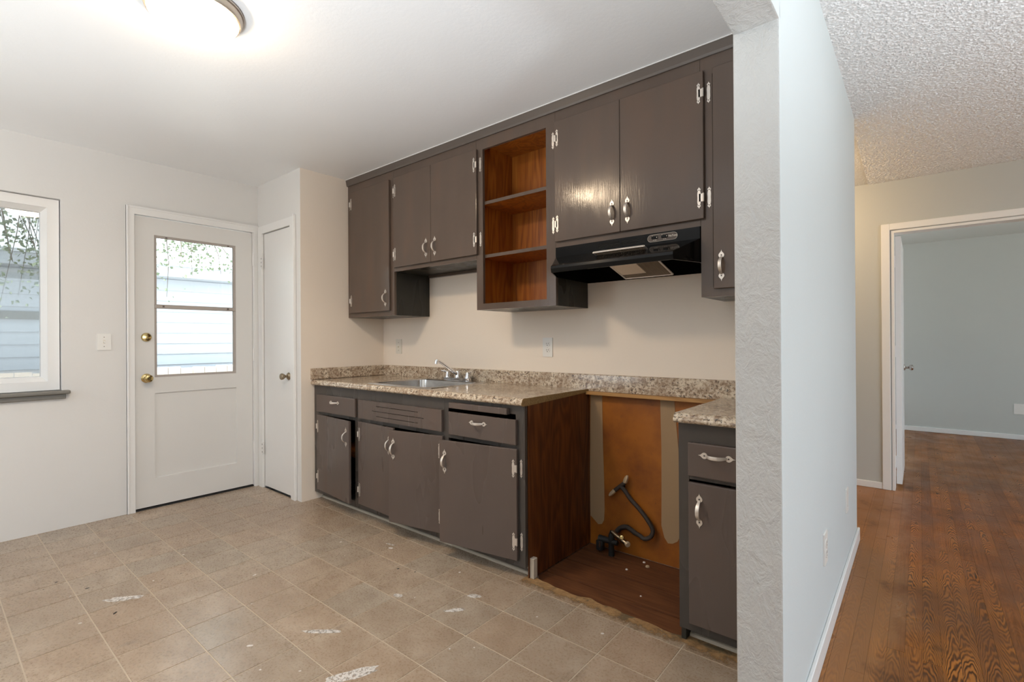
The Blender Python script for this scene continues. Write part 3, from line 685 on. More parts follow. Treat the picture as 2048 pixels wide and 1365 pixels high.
part('bottom_panel', M_orange, U3, B(ix0+0.0045, ix1-0.0045, iy, YBc-0.0115, iz0, iz0+0.004))
part('top_panel', M_orange, U3, B(ix0+0.0045, ix1-0.0045, iy, YBc-0.0115, iz1-0.004, iz1))
for z in (1.9815, 1.661):
    sh = part('shelf', M_orange, U3, B(ix0+0.005, ix1-0.005, iy+0.004, YBc-0.012, z, z+0.019))
    part('shelf_edge', M_cab, sh, B(ix0+0.005, ix1-0.005, iy-0.0004, iy+0.0036, z, z+0.019))
U4 = thing('wall_cabinet', 'wide dark double door upper cabinet over the range hood', 'cabinet', (UX[3], YU, 1.654))
part('carcass', M_side, U4, boxes(cab_boxes(UX[3]+g_, UX[4]-g_, 1.654, ZT, YU, YBc)))
part('face_frame', M_cab, U4, boxes(face(UX[3]+g_, UX[4]-g_, 1.654, ZT, YU, 0.03, 0.03, 0.04, 0.08, [(-1.118, -1.086, YU, YU+0.018, 1.694, 2.298)])))
add_door(U4, -1.482, -1.1035, 1.682, 2.316, YU, 'l', (2.226, 1.774), (-1.1445, 1.779), M_cab)
add_door(U4, -1.1015, -0.710, 1.682, 2.316, YU, 'r', (2.221, 1.772), (-1.0635, 1.779), M_cab)
U5 = thing('wall_cabinet', 'dark upper cabinet half hidden by the partition edge', 'cabinet', (UX[4], YU, 1.346))
part('carcass', M_side, U5, boxes(cab_boxes(UX[4]+g_, UX[5]-g_, 1.346, ZT, YU, YBc)))
part('face_frame', M_cab, U5, boxes(face(UX[4]+g_, UX[5]-g_, 1.346, ZT, YU, 0.05, 0.05, 0.04, 0.08)))
add_door(U5, -0.671, -0.42, 1.378, 2.314, YU, 'r', (), (-0.638, 1.473), M_cab)
cr = thing('crown_trim', 'long dark moulding strip along the top of the upper cabinets', 'molding', (UX[0], YU, ZT))
M_crown = wall_paint('dark_moulding_paint', (0.105, 0.085, 0.072), 0.1, 60, 0.35)
part('moulding', M_crown, cr, lambda bm: prism(bm, [(YU-0.010, ZT-0.004), (YU-0.014, ZT+0.006), (YU-0.020, ZT+0.040), (YU-0.018, ZC-0.001), (YU+0.02, ZC-0.001), (YU+0.02, ZT+0.001), (YU-0.001, ZT+0.001), (YU-0.001, ZT-0.004)], 'x', UX[0], UX[5]))

part('caulk_line', M_trim, cr, B(UX[0], UX[5], YU-0.0225, YU-0.0185, ZC-0.0045, ZC-0.0008))

# ------------------------------------------------------------------ range hood
RH = thing('range_hood', 'glossy black range hood below the wide double door cabinet', 'range hood', (UX[3], YB, 1.49))
hx0, hx1, nx0, nx1, ny = UX[3]+0.003, UX[4]-0.003, -1.403, -0.787, 2.0
hb = YU-0.0045
def hood(bm):
    def shell(o):   # outer (o=0) and inner (o=t) profile points: left/right
        rows = []
        rows.append([(hx0+o, YBc-0.001-o, 1.653-o), (hx1-o, YBc-0.001-o, 1.653-o)])
        rows.append([(hx0+o, hb+o, 1.653-o), (hx1-o, hb+o, 1.653-o)])
        rows.append([(hx0+o, hb+o, 1.601-o*0.4), (hx1-o, hb+o, 1.601-o*0.4)])
        rows.append([(nx0+o, ny+0.012+o, 1.536-o*0.5), (nx1-o, ny+0.012+o, 1.536-o*0.5)])
        rows.append([(nx0+o, ny+0.002+o, 1.530-o*0.5), (nx1-o, ny+0.002+o, 1.530-o*0.5)])
        rows.append([(nx0+o, ny+o, 1.517), (nx1-o, ny+o, 1.517)])
        rows.append([(nx0+o, ny+0.005+o, 1.497), (nx1-o, ny+0.005+o, 1.497)])
        return [[bm.verts.new(p) for p in r] for r in rows]
    O, I = shell(0), shell(0.004)
    def bk(o): return [bm.verts.new((hx0+o, YBc-0.001-o, 1.492)), bm.verts.new((hx1-o, YBc-0.001-o, 1.492))], [bm.verts.new((hx0+o, hb+o, 1.497)), bm.verts.new((hx1-o, hb+o, 1.497))]
    for R, (bkv, sd) in ((O, bk(0)), (I, bk(0.004))):
        for a, b in zip(R, R[1:]): bm.faces.new((a[0], a[1], b[1], b[0]))
        bm.faces.new((R[0][0], R[0][1], bkv[1], bkv[0]))
        for s_ in (0, 1):
            bm.faces.new((R[0][s_], R[1][s_], R[2][s_], sd[s_], bkv[s_]))
            bm.faces.new((R[2][s_], R[3][s_], R[4][s_], R[5][s_], R[6][s_], sd[s_]))
        R.append(sd); R.append(bkv)
    for s_ in (0, 1):
        for k in (6, 7): bm.faces.new((O[k][s_], O[k+1][s_], I[k+1][s_], I[k][s_]))
    bm.faces.new((O[6][0], O[6][1], I[6][1], I[6][0])); bm.faces.new((O[8][0], O[8][1], I[8][1], I[8][0]))
    bmesh.ops.recalc_face_normals(bm, faces=bm.faces)
part('hood_shell', M_black, RH, hood)
part('inner_pan', M_blackm, RH, B(hx0+0.02, hx1-0.02, hb+0.02, YBc-0.02, 1.585, 1.592))
fl = part('grease_filter', M_filter, RH, lambda bm: [tube(bm, [(-1.194+0.254*i/30, 2.385, 1.4885), (-1.194+0.254*i/30, 2.06, 1.5785)], 0.0021, 4) for i in range(31)] + [tube(bm, [(-1.194, 2.385-0.325*i/38, 1.4885+0.09*i/38), (-0.94, 2.385-0.325*i/38, 1.4885+0.09*i/38)], 0.0021, 4) for i in range(39)] and None)
def frm(bm):
    for a, b in (((-1.194, 2.388, 1.487), (-0.94, 2.388, 1.487)), ((-1.194, 2.388, 1.487), (-1.194, 2.055, 1.579)), ((-0.94, 2.388, 1.487), (-0.94, 2.055, 1.579)), ((-1.194, 2.055, 1.579), (-0.94, 2.055, 1.579))): tube(bm, [a, b], 0.0045, 6)
part('filter_frame', M_nickel, RH, frm)
part('light_lens', M_lens, RH, lambda bm: prism(bm, [(2.335, 1.4985), (2.17, 1.5435), (2.17, 1.549), (2.335, 1.504)], 'x', -1.186, -1.055))
for gx0 in (-1.232, -1.102):
    for k in range(4): part('vent_slot', M_slot, RH, B(gx0, gx0+0.118, hb-0.0008, hb+0.001, 1.6165+k*0.0065, 1.6195+k*0.0065))
fl['kind'] = 'stuff'
bd = part('control_badge', M_badge, RH, lambda bm: prism(bm, [(-0.9525+0.017*math.cos(t), 1.629+0.0165*math.sin(t)) for t in [math.radians(a) for a in range(90, 271, 15)]] + [(-0.846+0.017*math.cos(t), 1.629+0.0165*math.sin(t)) for t in [math.radians(a) for a in range(-90, 91, 15)]], 'y', hb-0.0016, hb-0.0001))
def brim(bm):
    pts = [(-0.9525+0.0165*math.cos(t), hb-0.0018, 1.629+0.016*math.sin(t)) for t in [math.radians(a) for a in range(90, 271, 15)]] + [(-0.846+0.0165*math.cos(t), hb-0.0018, 1.629+0.016*math.sin(t)) for t in [math.radians(a) for a in range(-90, 91, 15)]]
    tube(bm, pts + [pts[0]], 0.0006, 5)
part('badge_rim', M_print, bd, brim)
for x in (-0.935, -0.888):
    part('rocker_switch', M_black, bd, B(x-0.015, x+0.015, hb-0.006, hb-0.0017, 1.625, 1.638, bevel=0.0015))
for b_ in ([(-0.925, -0.922, hb-0.0066, hb-0.0061, 1.629, 1.633), (-0.878, -0.875, hb-0.0066, hb-0.0061, 1.629, 1.633), (-0.947, -0.945, hb-0.002, hb-0.0016, 1.639, 1.641), (-0.902, -0.899, hb-0.002, hb-0.0016, 1.639, 1.641)]): part('switch_mark', M_print, bd, B(*b_))
def text(name, s_, size, loc, parent, m):
    cu = bpy.data.curves.new(name, 'FONT'); cu.body = s_; cu.size = size; cu.extrude = 0.0002; cu.align_x = 'CENTER'; cu.align_y = 'CENTER'; cu.materials.append(m)
    t_ = bpy.data.objects.new(name, cu); COL.objects.link(t_); bpy.context.view_layer.update()
    me = bpy.data.meshes.new_from_object(t_.evaluated_get(bpy.context.evaluated_depsgraph_get())); bpy.data.objects.remove(t_)
    o = bpy.data.objects.new(name, me); COL.objects.link(o); o.parent = parent; o.location = Vector(loc) - ORG[parent.name]; o.rotation_euler = (math.pi/2, 0, 0); ORG[o.name] = Vector(loc); return o
text('lettering', 'NuTone', 0.0125, (-0.8495, hb-0.0019, 1.6305), bd, M_print)
text('lettering', 'OFF ON', 0.0048, (-0.935, hb-0.0019, 1.6195), bd, M_print)
text('lettering', 'LO  HI', 0.0048, (-0.888, hb-0.0019, 1.6195), bd, M_print)

# ------------------------------------------------------------------ base cabinets
ZB, ZK = 0.058, 0.844
YT = 1.944                                      # toe board face
BX = [XC+0.002, -2.895, -2.045, -1.478]
def base_carcass(x0, x1, endr=False, divider=True):
    l = [(x0, x0+0.018, YF+0.018, YBc, 0.062, ZK), (x1-0.018, x1, YF+0.018, YBc, 0.062, ZK), (x0+0.018, x1-0.018, YBc-0.006, YBc, 0.062, ZK), (x0+0.018, x1-0.018, YF+0.018, YBc-0.006, 0.062, 0.078)]
    return l
def toe(cab, x0, x1):
    part('toe_board', M_toed, cab, B(x0, x1, YT, YT+0.014, 0.001, 0.0615))
    part('upper_strip', M_toe, cab, B(x0, x1, YT-0.006, YT-0.0005, 0.030, 0.044))
    part('shoe_strip', M_toe, cab, lambda bm: prism(bm, [(YT-0.0005, 0.001), (YT-0.012, 0.001), (YT-0.012, 0.006), (YT-0.008, 0.012), (YT-0.0005, 0.014)], 'x', x0, x1))
C1 = thing('base_cabinet', 'dark base cabinet with small drawer beside the closet wall, door ajar', 'cabinet', (BX[0], YF, 0))
part('carcass', M_side, C1, boxes(base_carcass(BX[0]+g_, BX[1]-g_)))
part('face_frame', M_framel, C1, boxes(face(BX[0]+g_, BX[1]-g_, ZB, ZK, YF, 0.055, 0.03, 0.035, 0.07, [(BX[0]+0.056, BX[1]-0.031, YF, YF+0.018, 0.632, 0.664)])))
part('shelf', M_orange, C1, B(BX[0]+0.02, BX[1]-0.02, YF+0.05, YBc-0.008, 0.36, 0.378))
def drawer(cab, x0, x1, z0, z1, hc, paint, th=DT):
    d = part('drawer', paint, cab, lambda bm: (bx(bm, x0, x1, YF-th, YF-0.0008, z0, z1, bevel=0.003, seg=2), bx(bm, x0+0.012, x1-0.012, YF+0.0195, YF+0.4, z0+0.012, z1-0.02) if hc else None))
    if hc: link_mesh('pull', ME_HH, d, (hc[0], YF-th, hc[1]))
    return d
drawer(C1, -3.393, -2.902, 0.656, 0.780, (-3.151, 0.736), M_cabl)
add_door(C1, -3.390, -2.905, 0.090, 0.634, YF, 'l', (0.548, 0.186), (-2.943, 0.525), M_cabl, 5.0)
toe(C1, BX[0]+g_, BX[1]-g_)
C2 = thing('base_cabinet', 'dark sink base cabinet with slotted panel and two doors ajar', 'cabinet', (BX[1], YF, 0))
part('carcass', M_side, C2, boxes(base_carcass(BX[1]+g_, BX[2]-g_)))
part('face_frame', M_framel, C2, boxes(face(BX[1]+g_, BX[2]-g_, ZB, ZK, YF, 0.03, 0.03, 0.035, 0.07, [(BX[1]+0.031, BX[2]-0.031, YF, YF+0.018, 0.632, 0.664)])))
def ventpanel(bm):
    # slotted panel built from strips so that the slots are real gaps
    x0, x1, z0, z1 = -2.863, -2.052, 0.658, 0.779
    y0, y1 = YF-DT, YF-0.0008
    slots = [(-2.707, -2.203, 0.717), (-2.662, -2.255, 0.749), (-2.662, -2.255, 0.685)]; h = 0.0016
    zs = sorted(s_[2] for s_ in slots); lo = z0
    for z in zs:
        bx(bm, x0, x1, y0, y1, lo, z-h)
        s_ = [q for q in slots if q[2] == z][0]
        bx(bm, x0, s_[0], y0, y1, z-h, z+h); bx(bm, s_[1], x1, y0, y1, z-h, z+h); lo = z+h
    bx(bm, x0, x1, y0, y1, lo, z1)
part('slotted_panel', M_cabl, C2, ventpanel)
part('slot_backing', M_slot, C2, B(-2.72, -2.19, YF-0.0006, YF-0.0001, 0.67, 0.76))
add_door(C2, -2.866, -2.466, 0.090, 0.634, YF, 'l', (0.55, 0.186), (-2.506, 0.525), M_cabl, 2.6)
add_door(C2, -2.450, -2.050, 0.090, 0.634, YF, 'r', (0.55, 0.186), (-2.412, 0.525), M_cabl, 10.2)
toe(C2, BX[1]+g_, BX[2]-g_)
C3 = thing('base_cabinet', 'dark base cabinet with drawer and wide door next to the stove bay', 'cabinet', (BX[2], YF, 0))
part('carcass', M_side, C3, boxes(base_carcass(BX[2]+g_, BX[3]-0.0045)))
part('face_frame', M_framel, C3, boxes(face(BX[2]+g_, BX[3], ZB, ZK, YF, 0.03, 0.055, 0.035, 0.07, [(BX[2]+0.031, BX[3]-0.056, YF, YF+0.018, 0.628, 0.66), (BX[2]+0.031, BX[3]-0.056, YF, YF+0.018, 0.772, 0.80)])))
part('end_panel', M_endpanel, C3, B(BX[3]-0.004, BX[3]+0.001, 1.9055, YBc-0.006, -0.0095, 0.8625))['label'] = 'red brown stained plywood cabinet end'
drawer(C3, -1.997, -1.521, 0.650, 0.775, (-1.774, 0.733), M_cabl)
drawer(C3, -1.985, -1.571, 0.796, 0.828, None, M_cabl, 0.026)
add_door(C3, -2.000, -1.519, 0.088, 0.632, YF, 'r', (0.538, 0.181), (-1.962, 0.522), M_cabl, 8.85)
toe(C3, BX[2]+g_, BX[3]-0.006)
def toeblock(bm): bx(bm, BX[3]+0.0015, BX[3]+0.026, 1.912, 1.9425, 0.0005, 0.098, bevel=0.002)
part('toe_block', M_toe, C3, toeblock)
C4 = thing('base_cabinet', 'dark base cabinet beside the partition edge, right of the stove bay', 'cabinet', (-0.725, YF, 0))
rx0, rx1 = -0.722, XK-0.002
part('carcass', M_side, C4, boxes([(rx0, rx0+0.018, YF+0.018, YBc-0.006, 0.0, ZK), (rx1-0.018, rx1, YF+0.018, YBc-0.006, 0.062, ZK), (rx0+0.018, rx1-0.018, YF+0.018, YBc-0.006, 0.062, 0.078)]))
part('face_frame', M_framel, C4, boxes(face(rx0, rx1, ZB-0.004, ZK, YF, 0.04, 0.04, 0.035, 0.07, [(rx0+0.041, rx1-0.041, YF, YF+0.018, 0.632, 0.664)])))
drawer(C4, -0.681, -0.424, 0.648, 0.774, (-0.575, 0.732), M_cabl)
add_door(C4, -0.680, -0.424, 0.088, 0.624, YF, 'r', (), (-0.6375, 0.5235), M_cabl)
toe(C4, rx0+0.02, rx1)

# ------------------------------------------------------------------ countertops, backsplash, sink, faucet
YK = YB-0.0205                                  # counter meets backsplash
NOSE = [(1.905, 0.8445), (1.868, 0.8445), (1.858, 0.847), (1.852, 0.853), (1.851, 0.859), (1.853, 0.864), (1.857, 0.867), (1.857, 0.870), (1.860, 0.876), (1.867, 0.881), (1.875, 0.883), (1.890, 0.882), (1.905, 0.882)]
SK = (-2.852, -2.226, 1.93, 2.468)              # sink cutout
CT = thing('countertop', 'long granite look laminate countertop around the sink', 'countertop', (XC, YF, 0.8445))
cx0, cx1 = XC+0.0015, BX[3]+0.0015
def ctop(bm):
    prism(bm, NOSE, 'x', cx0, cx1)
    z0, z1 = 0.8635, 0.882
    bx(bm, cx0, SK[0], 1.905, YK, z0, z1); bx(bm, SK[1], cx1, 1.905, YK, z0, z1); bx(bm, SK[0], SK[1], 1.905, SK[2], z0, z1); bx(bm, SK[0], SK[1], SK[3], YK, z0, z1)
part('slab', M_granite, CT, ctop, smooth=30)
part('cut_edge', M_chip, CT, lambda bm: prism(bm, [(YK, 0.8636), (YK, 0.8815)] + [(y, z-0.0005) for y, z in NOSE[::-1]][1:] , 'x', cx1+0.0001, cx1+0.0016))
CR = thing('countertop', 'short granite look countertop piece right of the stove bay', 'countertop', (rx0, YF, 0.8445))
def ctr(bm):
    prism(bm, NOSE, 'x', rx0-0.010, rx1+0.0); bx(bm, rx0-0.010, rx1, 1.905, YK, 0.8445, 0.882)
part('slab', M_granite, CR, ctr, smooth=30)
BS = thing('backsplash', 'low granite look backsplash strip along sink and closet walls', 'backsplash', (XC, YB, 0.882))
bsz = 0.966
def bsp(bm):
    prism(bm, [(YB-0.0015, 0.8705), (YB-0.0195, 0.8705), (YB-0.0195, bsz-0.012), (YB-0.0185, bsz-0.004), (YB-0.014, bsz), (YB-0.0015, bsz)], 'x', XC+0.0225, rx1)
part('back_strip', M_granite, BS, bsp, smooth=30)
part('side_strip', M_granite, BS, boxes([(XC+0.0012, XC+0.021, 1.850, YB-0.0015, 0.8836, bsz)], bevel=0.003), smooth=30)
LG = thing('support_ledge', 'bare plywood strip under the backsplash in the stove bay', 'ledge', (-1.47, YB, 0.853))
part('strip', M_ply, LG, B(-1.4745, -0.7335, YB-0.052, YB-0.0065, 0.8525, 0.8700))
SN = thing('sink', 'stainless steel drop-in sink set in the long countertop', 'sink', ((SK[0]+SK[1])/2, 2.2, 0.72))
def rrect(x0, x1, y0, y1, r, n=5):
    pts = []
    for cx_, cy_, a0 in ((x1-r, y1-r, 0), (x0+r, y1-r, 90), (x0+r, y0+r, 180), (x1-r, y0+r, 270)):
        for k in range(n+1): t = math.radians(a0+90*k/n); pts.append((cx_+r*math.cos(t), cy_+r*math.sin(t)))
    return pts
def sink(bm):
    loops = [(rrect(SK[0]-0.008, SK[1]+0.008, SK[2]-0.008, YK-0.001, 0.03), 0.8824), (rrect(SK[0]-0.006, SK[1]+0.006, SK[2]-0.006, YK-0.003, 0.03), 0.8852),
             (rrect(SK[0]+0.022, SK[1]-0.022, SK[2]+0.022, 2.386, 0.055), 0.8850), (rrect(SK[0]+0.028, SK[1]-0.028, SK[2]+0.028, 2.380, 0.055), 0.880),
             (rrect(SK[0]+0.040, SK[1]-0.040, SK[2]+0.040, 2.368, 0.06), 0.735), (rrect(SK[0]+0.075, SK[1]-0.075, SK[2]+0.075, 2.333, 0.07), 0.708), (rrect(-2.56, -2.52, 2.15, 2.19, 0.018), 0.704)]
    R = [[bm.verts.new((x, y, z)) for x, y in l] for l, z in loops]; n = len(R[0])
    for a, b in zip(R, R[1:]):
        for k in range(n): bm.faces.new((a[k], a[(k+1) % n], b[(k+1) % n], b[k]))
    bm.faces.new(R[-1]); bmesh.ops.recalc_face_normals(bm, faces=bm.faces)
    for f in bm.faces:
        pass
part('basin', M_steel, SN, sink, smooth=35)
part('drain', M_chrome, SN, lambda bm: lathe(bm, [(0, 0.0), (0.030, 0.0), (0.036, 0.003), (0.040, 0.001)], (-2.54, 2.17, 0.7045), (0, 0, 1)), smooth=True)
FA = thing('faucet', 'chrome two lever kitchen faucet behind the sink', 'faucet', (-2.510, 2.430, 0.885))
fy, fz = 2.430, 0.8853
def fbase(bm):
    prism(bm, rrect(-2.640, -2.380, fy-0.026, fy+0.026, 0.024), 'z', fz, fz+0.018)
part('base_plate', M_chrome, FA, fbase, smooth=35)
part('spout', M_chrome, FA, lambda bm: (lathe(bm, [(0.019, 0.018), (0.019, 0.026), (0.016, 0.034), (0.016, 0.060), (0.013, 0.066), (0, 0.067)], (-2.507, fy, fz), (0, 0, 1), 20),
     tube(bm, [(-2.507, fy-0.006, fz+0.045), (-2.512, fy-0.05, fz+0.070), (-2.517, fy-0.095, fz+0.100), (-2.521, fy-0.135, fz+0.127), (-2.524, fy-0.158, fz+0.139), (-2.526, fy-0.178, fz+0.143)], [0.0125, 0.0115, 0.0105, 0.010, 0.010, 0.010], 12),
     tube(bm, [(-2.526, fy-0.178, fz+0.145), (-2.527, fy-0.182, fz+0.122)], 0.0115, 12)), smooth=40)
for x, s_ in ((-2.608, -1), (-2.408, 1)):
    def lev(bm):
        lathe(bm, [(0.021, 0.018), (0.021, 0.024), (0.017, 0.032), (0.014, 0.052), (0.010, 0.060), (0, 0.062)], (x, fy, fz), (0, 0, 1), 18)
        tube(bm, [(x-s_*0.004, fy, fz+0.050), (x+s_*0.012, fy-0.004, fz+0.060), (x+s_*0.035, fy-0.010, fz+0.061), (x+s_*0.052, fy-0.014, fz+0.066)], [0.008, 0.0075, 0.006, 0.004], 8)
    part('lever_handle', M_chrome, FA, lev, smooth=40)

# ------------------------------------------------------------------ outlets and switches
def plate_thing(name, label, cat, c_, nrm, w=0.072, h=0.118, kind='outlet', m=M_plate, group=None):
    """nrm: '-y','+x' - facing"""
    t = thing(name, label, cat, c_, group)
    X, Y, Z = c_
    def tr(bm):
        if nrm == '+x': bmesh.ops.rotate(bm, verts=bm.verts, cent=(0, 0, 0), matrix=Matrix.Rotation(math.pi/2, 3, 'Z'))
        bmesh.ops.translate(bm, verts=bm.verts, vec=c_)
    def P(n_, mats, f, **k):
        def g(bm): f(bm); tr(bm)
        return part(n_, mats, t, g, **k)
    P('cover_plate', m, lambda bm: prism(bm, rrect(-w/2, w/2, -h/2, h/2, 0.004, 2), 'y', -0.006, -0.0005))
    if kind == 'outlet':
        for s_ in (1, -1):
            r = P('receptacle', m, lambda bm: prism(bm, rrect(-0.0165, 0.0165, s_*0.0195-0.014, s_*0.0195+0.014, 0.009, 4), 'y', -0.0085, -0.006))
            def slots(bm):
                zz = s_*0.0195
                for dx_ in (-0.0065, 0.0065): bx(bm, dx_-0.0011, dx_+0.0011, -0.0088, -0.0084, zz-0.001, zz+0.008)
                lathe(bm, [(0, 0), (0.0028, 0), (0.0028, 0.0004), (0, 0.0004)], (0, -0.0084, zz-0.0075), (0, -1, 0), 8)
                tr(bm)
            part('slot', M_slot, r, slots)
    elif kind == 'switch':
        P('toggle_bezel', M_plate2, lambda bm: bx(bm, -0.006, 0.006, -0.0075, -0.006, -0.013, 0.013))
        P('toggle', m, lambda bm: bx(bm, -0.004, 0.004, -0.017, -0.0075, -0.008, 0.002, bevel=0.0015))
    for s_ in ((0,) if kind == 'outlet' else (0.031, -0.031)):
        P('screw', M_screw if kind == 'switch' else M_nickel, lambda bm: lathe(bm, [(0, 0), (0.0028, 0), (0.002, 0.0012), (0, 0.0014)], (0, -0.006, s_), (0, -1, 0), 8))
    return t
plate_thing('wall_switch', 'white toggle switch plate between window and exterior door', 'light switch', (XL, 0.7945, 1.170), '+x', 0.072, 0.108, 'switch')
plate_thing('wall_outlet', 'white duplex outlet above the backsplash below the open shelves', 'outlet', (-1.7735, YB, 1.120), '-y')
plate_thing('wall_switch', 'cream wall switch plate above the counter near the closet corner', 'light switch', (-3.247, YB, 1.120), '-y', 0.072, 0.118, 'switch', M_plate2)
plate_thing('wall_outlet', 'white outlet on the blue wall nearer the opening', 'outlet', (XP, 2.205, 0.368), '+x', 0.075, 0.120)
plate_thing('wall_outlet', 'white plate on the blue wall nearer the hall corner', 'outlet', (XP, 2.925, 0.368), '+x', 0.072, 0.118, 'blank')
plate_thing('wall_plate', 'wide white wall plate low on the bedroom wall', 'outlet', (0.878, YR, 0.348), '-y', 0.115, 0.118, 'blank')

# ------------------------------------------------------------------ gas pipe in the stove bay
GP = thing('gas_pipe', 'dark flexible gas pipe with tee on the orange bay wall', 'pipe', (-1.25, YB, 0.11))
py = YB-0.030
def smoothpts(p, n=6):
    out = []; p = [Vector(q) for q in p]
    for i in range(len(p)-1):
        a, b, c_, d = p[max(i-1, 0)], p[i], p[i+1], p[min(i+2, len(p)-1)]
        for k in range(n):
            t = k/n; out.append(0.5*((2*b) + (c_-a)*t + (2*a-5*b+4*c_-d)*t*t + (3*b-a-3*c_+d)*t*t*t))
    out.append(p[-1]); return out
part('hose', M_pipe, GP, lambda bm: tube(bm, smoothpts([(-1.272, py, 0.360), (-1.245, py-0.004, 0.342), (-1.211, py-0.006, 0.304), (-1.158, py-0.006, 0.259), (-1.111, py-0.006, 0.209), (-1.085, py-0.004, 0.164), (-1.096, py-0.008, 0.127), (-1.128, py-0.012, 0.110), (-1.156, py-0.008, 0.119), (-1.185, py, 0.122)]),
     0.0115, 10), smooth=True)
part('tee', M_pipe, GP, lambda bm: (tube(bm, [(-1.305, py-0.004, 0.330), (-1.243, py, 0.385)], 0.011, 10), tube(bm, [(-1.275, py, 0.358), (-1.262, YB-0.005, 0.36)], 0.010, 8)), smooth=True)
def nut(a, b, r):
    a, b = Vector(a), Vector(b)
    return lambda bm: tube(bm, [a, a.lerp(b, .25), a.lerp(b, .7), b], [r*0.75, r, r*0.9, r*0.45], 8)
part('flare_nut', M_nut, GP, nut((-1.248, py, 0.380), (-1.228, py-0.002, 0.425), 0.013), smooth=30)
part('flare_nut', M_nut, GP, nut((-1.300, py-0.005, 0.335), (-1.335, py-0.01, 0.298), 0.012), smooth=30)
part('elbow', M_pipe, GP, lambda bm: tube(bm, smoothpts([(-1.185, py, 0.122), (-1.215, py+0.004, 0.135), (-1.245, py+0.008, 0.140), (-1.280, py+0.006, 0.125), (-1.30, py, 0.10)], 4), 0.013, 10), smooth=True)
GV = thing('gas_valve', 'black gas shutoff valve rising from the bay subfloor', 'valve', (-1.33, 2.40, -0.010))
vy = 2.41
part('riser', M_blackm, GV, lambda bm: tube(bm, [(-1.300, vy, -0.0095), (-1.300, vy, 0.062), (-1.298, vy, 0.098), (-1.296, vy+0.006, 0.122)], [0.016, 0.016, 0.018, 0.013], 12), smooth=40)
part('valve_body', M_blackm, GV, lambda bm: (tube(bm, [(-1.372, vy-0.004, 0.066), (-1.335, vy, 0.068), (-1.262, vy, 0.066)], [0.022, 0.017, 0.014], 10), bx(bm, -1.385, -1.345, vy-0.022, vy+0.012, 0.004, 0.062, bevel=0.006)), smooth=40)
part('valve_arm', M_bronze, GV, lambda bm: tube(bm, [(-1.295, vy-0.002, 0.120), (-1.245, vy-0.012, 0.103), (-1.195, vy-0.020, 0.085)], [0.012, 0.013, 0.012], 10), smooth=40)
part('cap', M_nut, GV, lambda bm: lathe(bm, [(0, 0), (0.015, 0), (0.016, 0.008), (0.012, 0.014), (0, 0.015)], (-1.197, vy-0.020, 0.087), (0.75, -0.6, -0.1), 12), smooth=40)
part('valve_key', M_brass, GV, lambda bm: lathe(bm, [(0, 0), (0.013, 0), (0.015, 0.006), (0.010, 0.016), (0, 0.018)], (-1.228, vy-0.014, 0.112), (0.3, -0.9, 0.25), 12), smooth=40)
part('tag', M_steel, GV, B(-1.362, -1.352, vy-0.0275, vy-0.0265, 0.03, 0.062))
for k, (x, y, s_, lab_) in enumerate(((-1.09, 2.405, 0.012, 'largest yellowish plaster crumb on the bay subfloor, near the wall'), (-1.16, 2.31, 0.007, 'white plaster crumb midway back on the bay subfloor, left of the others'), (-1.125, 2.44, 0.008, 'pale plaster crumb lying at the foot of the orange bay wall'), (-0.99, 2.11, 0.005, 'tiny white plaster crumb on the bay subfloor nearest the tiles'))):
    o = part('plaster_chip', M_nut if k == 0 else M_smear2, None, lambda bm: [lathe(bm, [(0, 0), (s_, 0.0), (s_*0.8, s_*0.5), (s_*0.3, s_*0.7), (0, s_*0.7)], (x, y, -0.0098), (0, 0, 1), 6)])
    tag(o, lab_, 'debris', 'plaster crumbs in the stove bay')

# ------------------------------------------------------------------ lamps
CL = thing('ceiling_light', 'round flush ceiling light with nickel ring and lit white diffuser', 'ceiling light', (-2.09, 0.67, ZC))
lc = (-2.09, 0.670, ZC)
part('ring', M_nickd, CL, lambda bm: lathe(bm, [(0, 0.0005), (0.160, 0.0005), (0.164, 0.005), (0.164, 0.011), (0.160, 0.015), (0.158, 0.030), (0.154, 0.039), (0.147, 0.041), (0.147, 0.036), (0, 0.034)], lc, (0, 0, -1), 64), smooth=35)
part('diffuser', M_lamp, CL, lambda bm: lathe(bm, [(0.1462, 0.037), (0.1455, 0.046), (0.138, 0.056), (0.115, 0.065), (0.07, 0.072), (0.0, 0.075)], lc, (0, 0, -1), 64), smooth=True)
HL = bpy.data.lights.new('hall_lamp_bulb', 'POINT'); HL.energy = HALL_POWER; HL.color = HALL_COLOR; HL.shadow_soft_size = 0.09
ho = bpy.data.objects.new('hall_lamp_bulb', HL); COL.objects.link(ho); ho.location = (-0.95, 4.10, 2.24)

# small hook in the popcorn ceiling
HK = thing('ceiling_hook', 'tiny bent wire hook in the popcorn ceiling', 'hook', (0.62, 2.35, ZL))
part('wire', M_screw, HK, lambda bm: tube(bm, [(0.62, 2.35, ZL-0.0005), (0.622, 2.352, ZL-0.012), (0.640, 2.352, ZL-0.018), (0.652, 2.355, ZL-0.012)], 0.0016, 6))

